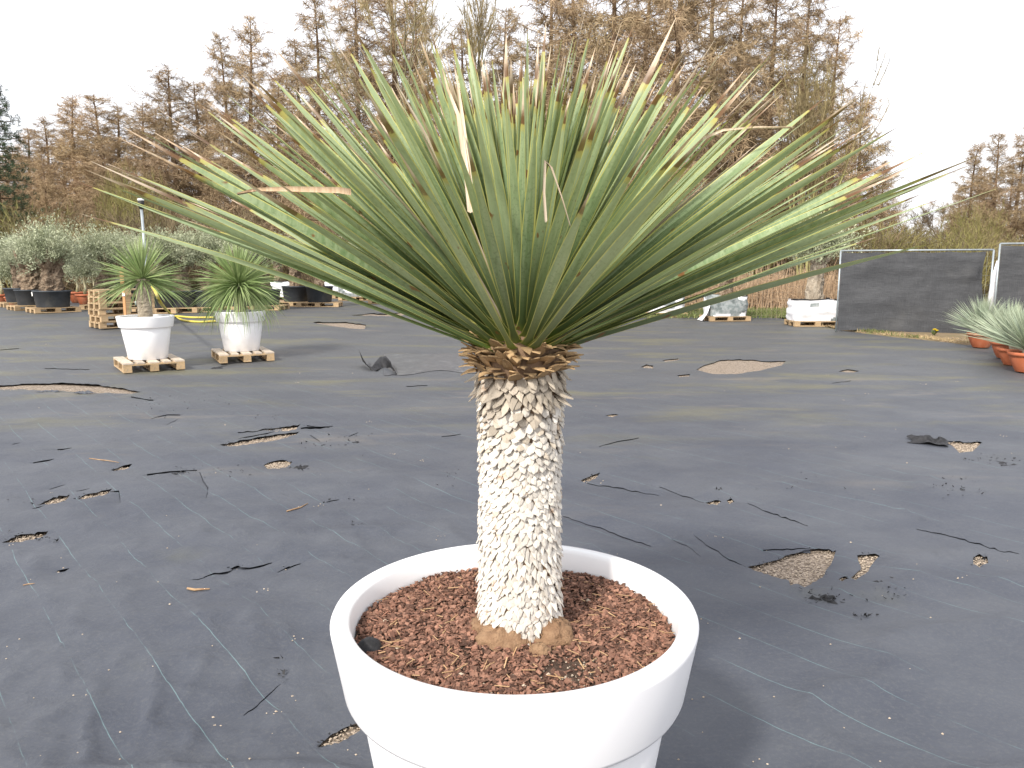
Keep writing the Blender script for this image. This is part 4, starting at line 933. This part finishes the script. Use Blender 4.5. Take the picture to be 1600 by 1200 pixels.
for px, py, s, a, b in ((4, 477, 1.0, 'terracotta bowl at the far end of the potted olive row', 'young olive at the far end of the potted row'), (21, 478, .8, 'small terracotta bowl beside the third black tub', 'young olive beside the third black tub'),
                        (-14, 474, 1.0, 'terracotta bowl beyond the end of the olive row', 'young olive beyond the end of the olive row'), (122, 474, 1.1, 'wide terracotta bowl behind the labelled tub', 'young olive behind the labelled tub'),
                        (134, 477, 1.0, 'terracotta bowl left of the leaning olive', 'young olive left of the leaning olive'), (148, 470, 1.0, 'far terracotta bowl behind the leaning olive', 'young olive behind the leaning olive')):
    c = P(px, py); c.z = fabz(c.x, c.y); bowl(a, c, s * 1.25, group='terracotta bowls with young olives'); sapling(b, c + Vector((0, 0, .3 * s)), uni(.55, .75), uni(1.0, 1.3))

# ------------------------------------------------------------------ fences and verge
fl = at(1306, 518, 19.2); fr_ = at(1541, 520, 18.2)
def screen_panel(name, label, A, B, Hh, z0=.10, hang=.0, seed=1, flip=False):
    d = (B - A); L = d.length; rz = math.atan2(d.y, d.x); t = thing(name, label, 'fence panel', A, rz, 'temporary fence panels with dark screens')
    for x in (0.0, L): MB().tube([(x, 0, -.02), (x, 0, Hh)], .021, 10).build('post', 'galv', t, True)
    MB().tube([(0, 0, Hh), (L, 0, Hh)], .021, 10).build('top_rail', 'galv', t, True); MB().tube([(0, 0, z0), (L, 0, z0)], .015, 8).build('bottom_rail', 'galv', t, True)
    mb = MB()
    for i in range(1, int(L / .11)): mb.tube([(i * .11, .012, z0), (i * .11, .012, Hh)], .0022, 3, False)
    for i in range(8): mb.tube([(0, .012, z0 + .2 + i * .22), (L, .012, z0 + .2 + i * .22)], .0022, 3, False)
    w_ = mb.build('wire_mesh', 'galv', t); w_['kind'] = 'stuff'
    mb = MB(); vs = []; fs = []; nx, nz_ = 48, 24; L2 = L - .16
    for j in range(nz_ + 1):
        for i in range(nx + 1):
            u = i / nx; v = j / nz_
            sag = .025 * abs(math.sin(u * math.pi * 4)) * (v > .95); edge = .06 * math.sin(v * 5 + seed) * (u > .97)
            y = -.035 - .03 * mnoise.noise(Vector((u * 6, v * 4, seed))) - .014 * mnoise.noise(Vector((u * 3, v * 22, seed + 4))) - .02 * max(0, mnoise.noise(Vector((u * 15, v * 9, seed + 8))))
            vs.append((.02 + u * L2 + edge, y, .04 + (Hh - .075) * v - sag + .03 * math.sin(u * 6) * (v < .03)))
    for j in range(nz_):
        for i in range(nx): a = j * (nx + 1) + i; fs.append((a, a + 1, a + nx + 2, a + nx + 1))
    mb.add(vs, fs); mb.build('shade_cloth', 'cloth', t, True)
    return t
A = Vector((fl.x, fl.y, .02)); B = Vector((fr_.x, fr_.y, .02))
screen_panel('screen_fence_panel', 'galvanised fence panel with a dark screen cloth beside the tall olive', A, B, 2.0, seed=1)
C_ = Vector((at(1550, 520, 17.6).x, 17.6, .02)); D_ = C_ + (B - A).normalized() * 3.6 + Vector((0, -.3, 0))
screen_panel('screen_fence_panel', 'higher fence panel with a dark screen behind the yucca bowls', C_, D_, 2.12, seed=4)
E_ = D_ + Vector((.06, -.02, 0)); screen_panel('screen_fence_panel', 'dark screen fence panel at the end beyond the yucca bowls', E_, E_ + (B - A).normalized() * 3.6 + Vector((0, -.8, 0)), 2.0, seed=7)
# white sheet bundled in the fence gap
mb = MB(); mb.tube([B + Vector((.03, -.02, .55)), B + Vector((.05, -.03, 1.0)), B + Vector((.06, -.02, 1.4)), B + Vector((.1, 0, 1.75))], [.08, .09, .06, .01], 8)
tag(mb.build('fence_wrap', 'wrap', smooth=True), 'white plastic sheet bunched in the gap between the fence panels', 'sheet')
# verge: a soil strip along the back and right
def strip(name, front, back, mat, dz):
    mb = MB(); n = len(front); vs = []
    for a, b in zip(front, back):
        for k in range(7):
            q = Vector(a).lerp(Vector(b), (0, .004, .02, .06, .2, .5, 1)[k]); vs.append((q.x, q.y, gz(q.x, q.y) + dz - .05 * (k == 0) + (.03 * mnoise.noise(Vector((q.x, q.y, 3))) if k else 0)))
    mb.add(vs, [(7 * i + j, 7 * i + 7 + j, 7 * i + 8 + j, 7 * i + 1 + j) for i in range(n - 1) for j in range(6)])
    return structure(mb.build(name, mat, smooth=True))
fp = [P(a, b) for a, b in ((640, 461), (760, 465), (880, 472), (980, 480), (1060, 487), (1160, 493), (1230, 499), (1318, 518), (1400, 529), (1470, 535), (1512, 541))]
fp = [Vector((q.x, q.y, 0)) for q in fp]; fp.append(Vector((11.2, 15.9, 0))); fp.append(Vector((16, 14.6, 0)))
strip('verge', fp, [q + Vector((.6, 30, 0)) for q in fp], 'verge', .055)
def blades(name, n, fn, h0, h1, mat, label, cat, wd_=.008, lean=.35):
    mb = MB()
    for _ in range(n):
        q = fn()
        if q is None: continue
        h = uni(h0, h1); d = Vector((rng.gauss(0, lean), rng.gauss(0, lean), 1)).normalized(); s = Vector((uni(-1, 1), uni(-.5, .5), 0)).normalized() * wd_
        b2 = q + d * h * .6; tp_ = q + d * h + Vector((d.x, d.y, -.2)) * h * .3
        mb.add([q - s, q + s, b2 + s * .7, tp_, b2 - s * .7], [(0, 1, 2, 3, 4)], uni(.05, 1))
    return tag(mb.build(name, mat), label, cat, kind='stuff')
def vline(t):   # along the front of the verge
    k = t * (len(fp) - 1); i = min(int(k), len(fp) - 2); return fp[i].lerp(fp[i + 1], k - i)
def gverge():
    q = vline(rng.random()); d = rng.random() ** 1.5 * 1.0; x, y = q.x + d * .1, q.y + .12 + d
    if mnoise.noise(Vector((x * 1.1, y * 1.1, 5))) < -.02: return None
    return Vector((x, y, .05))
def gback():
    px = uni(985, 1335); y = uni(24.0, 28.5); q = at(px, 480, y); return Vector((q.x, y, .055))
blades('verge_grass', 6500, gverge, .03, .13, 'grass', 'short green weeds along the edge of the fabric', 'grass', .008, .5)
blades('dry_verge_grass', 3500, lambda: (lambda q: Vector((q.x + uni(-.1, .1), q.y + uni(.05, 1.1), .05)))(vline(rng.random())), .02, .10, 'dry_grass', 'dry straw coloured grass along the edge of the fabric', 'grass', .006, .8)
blades('grass_bank', 5500, gback, .06, .22, 'grass', 'green grass strip in front of the dry reeds', 'grass', .012, .4)
mb = MB()
def reed_pt():
    px = uni(640, 1350); y = uni(28.6, 31.5); q = at(px, 480, y); return q.x, y
for _ in range(9000):
    x, y = reed_pt(); h = uni(.8, 2.0) * (.75 + .5 * mnoise.noise(Vector((x * .8, y, 2)))); q = Vector((x, y, .05)); d = Vector((rng.gauss(0, .16), rng.gauss(0, .16), 1)).normalized()
    s = Vector((1, uni(-.4, .4), 0)) * uni(.008, .018); mb.add([q - s, q + s, q + d * h + s * .3, q + d * h - s * .3], [(0, 1, 2, 3)], uni(.05, 1))
    for k in range(3):
        b = q + d * h * uni(.2, .9); e = b + Vector((uni(-.3, .3), uni(-.2, .2), uni(-.25, .1))); mb.add([b, b + Vector((0, 0, .02)), e], [(0, 1, 2)], uni(.05, 1))
tag(mb.build('dry_reeds', 'reed'), 'dense stand of dry brown reeds and bracken behind the wire fence', 'reeds', kind='stuff')
# wire fence in front of the reeds
wa = at(960, 480, 26.4); wb = at(1335, 480, 22.4); wa = Vector((wa.x, 26.4, .05)); wb = Vector((wb.x, 22.4, .05))
wf = thing('wire_fence', 'thin wire mesh fence between the root balls and the dry reeds', 'fence', wa, math.atan2(wb.y - wa.y, wb.x - wa.x)); L = (wb - wa).length; mb = MB()
for i in range(int(L / .15) + 1): mb.tube([(i * .15, 0, 0), (i * .15, 0, 1.75)], .0025, 3, False)
for i in range(10): mb.tube([(0, 0, .1 + i * .18), (L, 0, .1 + i * .18)], .003, 3, False)
q = mb.build('wire_mesh', 'old_wood', wf); q['kind'] = 'stuff'
for i in range(3): MB().tube([(L * i / 2, .03, 0), (L * i / 2, .03, 1.85)], .03, 8).build('post', 'old_wood', wf, True)
# yellow flowers
for k, (px, py, lab) in enumerate(((1447, 520, 'yellow flower clump in front of the dark screen'), (1459, 528, 'smaller yellow flower clump at the fabric edge'))):
    c = P(px, py); c.z = .055; t = thing('yellow_flowers', lab, 'flowers', c, 0, 'yellow flowers on the verge')
    mb = MB()
    for i in range(40):
        a = uni(0, 6.28); d = Vector((math.cos(a) * uni(.2, 1), math.sin(a) * uni(.2, 1), 1)).normalized(); s = Vector((-math.sin(a), math.cos(a), 0)) * .01; h = uni(.08, .18)
        mb.add([-s, s, d * h * .6 + s, d * h, d * h * .6 - s], [(0, 1, 2, 3, 4)], uni(.1, 1))
    for i in range(6 - 2 * k):
        b = Vector((uni(-.15, .15), uni(-.08, .05), uni(.12, .2)))
        fl_ = MB(); fl_.lathe([(.002, -.02), (.03, -.005), (.035, .01), (.012, .012), (.001, .012)], 8, b); fl_.build('flower_head', 'petal', t)
    mb.build('leaves', 'grass', t)

# ------------------------------------------------------------------ trees
def twig(mb, p, d, l, w_, r_, rr, sag=0.0):
    s = d.cross(Vector((rr.gauss(0, 1), rr.gauss(0, 1), rr.gauss(0, 1))))
    if s.length < 1e-4: s = Vector((1, 0, 0))
    s = s.normalized() * w_; m = p + d * l * .55 - Vector((0, 0, sag * l * .2)); e = p + d * l - Vector((0, 0, sag * l * .6))
    mb.add([p - s, p + s, m + s * .7, e, m - s * .7], [(0, 1, 2, 3, 4)], r_)
    return m, e
def larch(seed, H=16.0, nb=125, spread=3.8, twn=22, sub=14, low=.06):
    rr = random.Random(seed); tb = MB(); cb = MB()
    lx, ly = rr.uniform(-.3, .3), rr.uniform(-.3, .3)
    def ax(t): return Vector((lx * t * t + .08 * math.sin(t * 9 + seed), ly * t * t + .08 * math.cos(t * 7 + seed), H * t))
    tb.tube([ax(i / 14) for i in range(15)], [.24 * (1 - i / 14) ** .85 + .012 for i in range(15)], 8)
    for i in range(nb):
        t = low + (.985 - low) * (i + rr.random()) / nb; a = i * 2.4 + rr.uniform(-.5, .5); o = Vector((math.cos(a), math.sin(a), 0)); p = ax(t)
        Lb = (spread * (1 - t) ** .75 + .35) * (rr.uniform(.3, 1.0) if rr.random() < .75 else rr.uniform(.9, 1.35)) * (.55 + .45 * min(1, (t - low) / .12 + .3)); pts = [p]; e = rr.uniform(-.3, .75) + .6 * max(0, t - .75); n = 5
        for k in range(n):
            pts.append(pts[-1] + (o * math.cos(e) + Vector((0, 0, math.sin(e))) + Vector((rr.gauss(0, .2), rr.gauss(0, .2), rr.gauss(0, .12)))) * Lb / n); e += rr.uniform(-.12, .2)
        tb.tube(pts, [.035 * (1 - t * .6) * (1 - k / (n + .6)) + .006 for k in range(n + 1)], 4, False)
        for j in range(max(3, int(twn * Lb / spread * 1.3))):
            u = rr.uniform(.12, 1) * n; k = min(int(u), n - 1); b = pts[k].lerp(pts[k + 1], u - k); dr = (pts[k + 1] - pts[k]).normalized()
            sd_ = Vector((-o.y, o.x, 0)) * rr.choice((-1, 1)); d = (dr * .6 + sd_ * rr.uniform(.2, 1) + Vector((0, 0, rr.uniform(-.7, .8)))).normalized(); l = rr.uniform(.35, 1.0) * (.5 + .5 * Lb / spread)
            rv = rr.uniform(.05, 1); m, e2 = twig(cb, b, d, l, .012, rv, rr, .25)
            for q in range(sub):
                f = rr.random(); bb = b.lerp(m, f * 2) if f < .5 else m.lerp(e2, f * 2 - 1)
                d2 = (d * .5 + rvec_(rr) + Vector((0, 0, .1))).normalized(); twig(cb, bb, d2, rr.uniform(.18, .55), .0095, min(1, rv * .6 + rr.random() * .4 + .02), rr, .4)
    return tb.mesh('trunk', 'larch_bark', True), cb.mesh('crown', 'larch_twig')
def rvec_(rr): return Vector((rr.gauss(0, 1), rr.gauss(0, 1), rr.gauss(0, 1))).normalized()
def broad(seed, H=15.0, tm='grey_bark', cm='grey_twig', stems=1, up=.5, wide=1.0, depth=5, r0=.2):
    rr = random.Random(seed); tb = MB(); cb = MB()
    def grow(p, d, l, r, dep):
        pts = [p]; n = 4
        for k in range(n):
            d = (d + rvec_(rr) * .16 * wide + Vector((0, 0, .05 * up))).normalized(); pts.append(pts[-1] + d * l / n)
        if dep >= 2: tb.tube(pts, [r * (1 - .4 * k / n) for k in range(n + 1)], 6 if dep > 3 else 4, False)
        else:
            rv = rr.uniform(.05, 1)
            for k in range(n):
                s = d.cross(rvec_(rr)).normalized() * max(.008, r); cb.add([pts[k] - s, pts[k] + s, pts[k + 1] + s * .8, pts[k + 1] - s * .8], [(0, 1, 2, 3)], rv)
                for q in range(4 if dep == 1 else 5): twig(cb, pts[k + 1], (d + rvec_(rr) * .9).normalized(), rr.uniform(.25, .7), .008, min(1, rv * .7 + .3 * rr.random()), rr)
        if dep > 0:
            for k in range(2 if dep > 3 else 3):
                b = pts[-1] if k == 0 else pts[rr.randint(2, n)]
                d2 = (d + rvec_(rr) * (.62 if k else .35) * wide + Vector((0, 0, .18 * up))).normalized(); grow(b, d2, l * rr.uniform(.62, .85), r * (.62 if k else .7), dep - 1)
    for s in range(stems):
        a = s * 2.4 + seed; o = Vector((math.cos(a), math.sin(a), 0)) * (.25 if stems > 1 else 0)
        grow(o, (o * .5 * rr.random() + Vector((0, 0, 1))).normalized(), H * .30, r0 * rr.uniform(.8, 1.1), depth)
    return tb.mesh('trunk', tm, True), cb.mesh('crown', cm)
def brush(seed, H=3.0, n=520, mat='brush_twig', spread=1.3):
    rr = random.Random(seed); cb = MB(); tb = MB()
    for s in range(7):
        a = rr.uniform(0, 6.28); tb.tube([(math.cos(a) * .2, math.sin(a) * .2, 0), (math.cos(a) * .5, math.sin(a) * .5, H * .4), (math.cos(a) * .8, math.sin(a) * .8, H * .85)], [.035, .022, .006], 4, False)
    for _ in range(n):
        a = rr.uniform(0, 6.28); r = spread * math.sqrt(rr.random()); p = Vector((math.cos(a) * r * .6, math.sin(a) * r * .6, H * rr.random() ** 1.3 * .62)); d = (Vector((math.cos(a) * .35, math.sin(a) * .35, 1)) + rvec_(rr) * .4).normalized()
        l = H * rr.uniform(.2, .42); rv = rr.uniform(.05, 1); m, e = twig(cb, p, d, l, .010, rv, rr)
        for q in range(5): twig(cb, m.lerp(e, rr.random()), (d + rvec_(rr) * .8).normalized(), rr.uniform(.15, .5), .007, min(1, rv * .6 + .4 * rr.random()), rr)
    return tb.mesh('stems', 'grey_bark'), cb.mesh('twigs', mat)
def pine(seed, H=14.0):
    rr = random.Random(seed); tb = MB(); cb = MB(); tb.tube([(0, 0, 0), (.1, 0, H * .5), (0, .1, H * .95)], [.24, .17, .04], 9)
    for i in range(70):
        t = .28 + .7 * i / 70; a = i * 2.4; o = Vector((math.cos(a), math.sin(a), 0)); Lb = 3.4 * (1.02 - t) ** .5 * rr.uniform(.6, 1.1); p = Vector((0, 0, H * t)); q = p + o * Lb + Vector((0, 0, Lb * .12)); tb.tube([p, p.lerp(q, .5) + Vector((0, 0, -.1)), q], [.05, .035, .012], 4, False)
        for j in range(16):
            b = p.lerp(q, rr.uniform(.35, 1.05)) + rvec_(rr) * .35; rv = rr.uniform(.05, 1)
            for k in range(22):
                d = (rvec_(rr) + Vector((0, 0, .5)) + o * .4).normalized(); twig(cb, b + rvec_(rr) * .1, d, rr.uniform(.12, .26), .012, rv, rr)
    return tb.mesh('trunk', 'larch_bark', True), cb.mesh('crown', 'pine_needle')
LAR = [larch(11), larch(12, spread=3.3, nb=130), larch(13, spread=4.2, nb=130), larch(14, spread=3.8, low=.2), larch(15, spread=5.0, nb=155, twn=26, sub=15)]
BRO = [broad(21, r0=.17), broad(22, wide=1.15, r0=.19), broad(23, up=.8)]
MUL = [broad(31, H=12.5, tm='lime_bark', cm='grey_twig', stems=7, up=1.0, wide=.5, depth=3, r0=.075)]
ROU = [broad(41, H=9.0, cm='brush_twig', stems=3, up=.3, wide=1.3, depth=5, r0=.10)]
PIN = [pine(51)]
BRU = [brush(61), brush(62, 3.2, 560), brush(63, 2.6, 520, 'green_twig'), brush(64, 3.0, 520, 'green_twig', 1.5)]
def tree(kind, vi, px, ytop, d, label, group, cat='tree', lat=1.0, rz=None):
    H0 = {'larch': 16.0, 'broad': 15.2, 'multi': 13.5, 'round': 10.2, 'pine': 14.0, 'brush': 2.9}[kind]
    src = {'larch': LAR, 'broad': BRO, 'multi': MUL, 'round': ROU, 'pine': PIN, 'brush': BRU}[kind][vi]
    top = at(px, ytop, d); s = (top.z) / H0
    nm = {'larch': 'larch_tree', 'broad': 'bare_tree', 'multi': 'multistem_tree', 'round': 'bare_tree', 'pine': 'pine_tree', 'brush': 'bare_shrub'}[kind]
    t = thing(nm, label, cat, (top.x, d, -.02), uni(0, 6.28) if rz is None else rz, group, (s * lat, s * lat, s))
    put('trunk' if kind != 'brush' else 'stems', src[0], t); put('crown' if kind != 'brush' else 'twigs', src[1], t); return t
LG = 'brown larch trees of the wood beyond the yard'; LL = 'leafless brown larch in the left stretch of the wood behind the olive tubs'
for px, yt, d, v, lat in ((8, 262, 58, 0, 1.2), (40, 222, 56, 1, 1.2), (68, 204, 55, 2, 1.1), (108, 172, 54, 3, 1.0), (148, 168, 52, 0, 1.1), (180, 186, 54, 1, 1.2), (216, 180, 50, 2, 1.1), (266, 128, 48, 3, 1.1), (303, 150, 50, 0, 1.1),
                          (-30, 250, 58, 2, 1.2), (20, 250, 66, 4, 1), (90, 225, 66, 4, 1), (130, 215, 68, 2, 1.2), (240, 190, 64, 4, 1), (165, 235, 46, 4, .8), (70, 262, 48, 4, .8)):
    tree('larch', v, px, yt - 24, d, LL, LG, lat=lat * 1.3)
tree('larch', 4, 352, 50, 46, 'tall dense larch with twin tips left of the yucca leaves', LG, lat=.85); tree('larch', 1, 386, 20, 46, 'tallest narrow larch left of the yucca leaves', LG, lat=1.05)
tree('larch', 3, 430, 105, 50, 'thin larch in the dip of the treeline', LG); tree('larch', 2, 318, 150, 56, 'larch at the left foot of the tall twin tipped larch', LG)
LC = 'leafless brown larch rising behind the middle of the giant yucca'
for px, yt, d, v, lat in ((465, 60, 44, 1, 1), (492, -20, 42, 2, .85), (548, -60, 40, 4, .75), (610, -70, 42, 0, 1), (650, -10, 50, 4, .9), (720, 30, 54, 2, 1), (780, 10, 54, 4, .9),
                          (860, -70, 40, 2, 1), (905, -110, 38, 4, .8), (960, -130, 36, 0, 1.1), (1015, -120, 40, 4, .8), (1062, -240, 32, 4, .85), (1120, -90, 38, 2, 1), (1165, -70, 40, 4, .75), (1215, -40, 38, 1, 1.1), (1260, -30, 42, 2, 1)):
    tree('larch', v, px, yt, d, LC, 'larches behind the giant yucca', lat=lat * 1.15)
tree('larch', 0, 1312, 20, 42, 'larch at the right shoulder of the wood', LG); tree('larch', 3, 1352, 140, 44, 'shorter larch stepping down at the right end of the wood', LG, lat=1.1); tree('larch', 1, 1382, 250, 46, 'lowest larch at the right end of the wood', LG, lat=1.2)
for px, yt, d, v, lab in ((560, -120, 34, 1, 'bare crooked tree above the upper left yucca leaves'), (668, -160, 33, 0, 'bare crooked tree with dark trunk above the yucca crown'), (742, -140, 34, 2, 'bare tree with curved dark limbs above the yucca heart'), (800, -60, 40, 1, 'slimmer bare tree behind the yucca heart')):
    tree('broad', v, px, yt, d, lab, 'bare trees behind the giant yucca', lat=.55)
tree('multi', 0, 1288, -20, 33, 'bare multi-stemmed tree with straight yellow green stems', 'multi-stemmed trees'); tree('multi', 0, 1085, 190, 29, 'smaller multi-stemmed thicket behind the right yucca leaves', 'multi-stemmed trees', rz=2.0)
tree('pine', 0, -22, 118, 38, 'dark green pine reaching in beyond the end of the olive row', 'pines')
tree('round', 0, 1440, 276, 62, 'round bare tree in the gap above the screen fence', 'bare trees behind the screen fence', lat=1.1); tree('round', 0, 1478, 288, 66, 'second rounded bare tree above the screen fence', 'bare trees behind the screen fence', rz=1, lat=1.2)
tree('round', 0, 1412, 330, 70, 'low bare tree at the end of the track beyond the fence', 'bare trees behind the screen fence', rz=2, lat=1.2)
for px, yt, d, v, lab in ((1524, 222, 56, 3, 'thin dark larch standing out above the right fence panel'), (1562, 205, 54, 0, 'pale brown larch above the second fence panel'), (1600, 195, 50, 4, 'dense larch above the yucca bowls'), (1500, 290, 62, 2, 'low larch behind the thin dark larch'), (1545, 260, 60, 4, 'broad larch filling the right wood edge'), (1640, 200, 52, 2, 'larch beyond the yucca bowls')):
    tree('larch', v, px, yt, d, lab, 'larches of the right wood', lat=1.15)
SL = ('grey brown bare shrub at the foot of the left larches', 'grey brown bare shrub behind the reeds and root balls', 'grey brown bare shrub in front of the right wood'); SGn = ('yellow green twiggy shrub at the foot of the left larches', 'yellow green twiggy shrub behind the reeds and root balls', 'yellow green twiggy shrub in front of the right wood')
for i in range(58):
    px = -60 + 1740 * i / 57 + uni(-12, 12)
    d = uni(34, 44); g = 0 if px < 560 else 1 if px < 1380 else 2; v = rng.choice((0, 1, 0, 1, 2, 3)) if g < 2 else rng.choice((0, 1, 2, 3)); yt = uni(318, 352) if g != 2 else uni(345, 370)
    tree('brush', v, px, yt, d, (SGn if v > 1 else SL)[g], ('shrubs under the left larches', 'shrubs behind the reeds', 'shrubs by the right wood')[g] + (' with green twigs' if v > 1 else ''), 'shrub', lat=uni(.8, 1.1))
tree('brush', 2, 183, 245, 42, 'tall yellow green willow-like shrub in front of the brown larches', 'tall green shrubs', 'shrub', .42); tree('brush', 3, 215, 268, 41, 'slightly lower yellow green shrub beside the tall willow-like one', 'tall green shrubs', 'shrub', .5)
tree('brush', 3, 1530, 322, 44, 'tall yellow green bush above the screen fence', 'tall green shrubs', 'shrub', .7)
# the wood goes on behind as one mass
mb = MB(); rr = random.Random(77)
for _ in range(15000):
    px = uni(-120, 1720); d = uni(62, 92); q = at(px, 420, d)
    lim = 8.5 if px < 420 else 12 if px < 1330 else 3.0 if px < 1480 else 7.5
    h = uni(.5, lim); tip = Vector((rr.gauss(0, .25), rr.gauss(0, .2), 1)).normalized(); b = Vector((q.x, d, max(0, h - uni(.8, 3)))); twig(mb, b, tip, uni(.8, 3.0), .035, uni(.05, 1), rr)
    for k in range(2): twig(mb, b + tip * uni(.2, 1.5), (tip + rvec_(rr) * .9).normalized(), uni(.5, 1.5), .025, uni(.05, 1), rr)
tag(mb.build('distant_wood', 'brush_twig'), 'brown haze of distant bare woodland behind the larches', 'woodland', kind='stuff')
mb = MB()
for _ in range(220):
    px = uni(-120, 1720); d = uni(55, 90); q = at(px, 420, d); h = uni(5, 11) if not 1330 < px < 1500 else uni(2, 4); mb.tube([(q.x, d, -.1), (q.x + uni(-.4, .4), d, h)], [uni(.1, .2), .03], 5, False)
tag(mb.build('distant_trunks', 'larch_bark'), 'slender trunks of the distant woodland standing in the brown haze', 'woodland', kind='stuff')
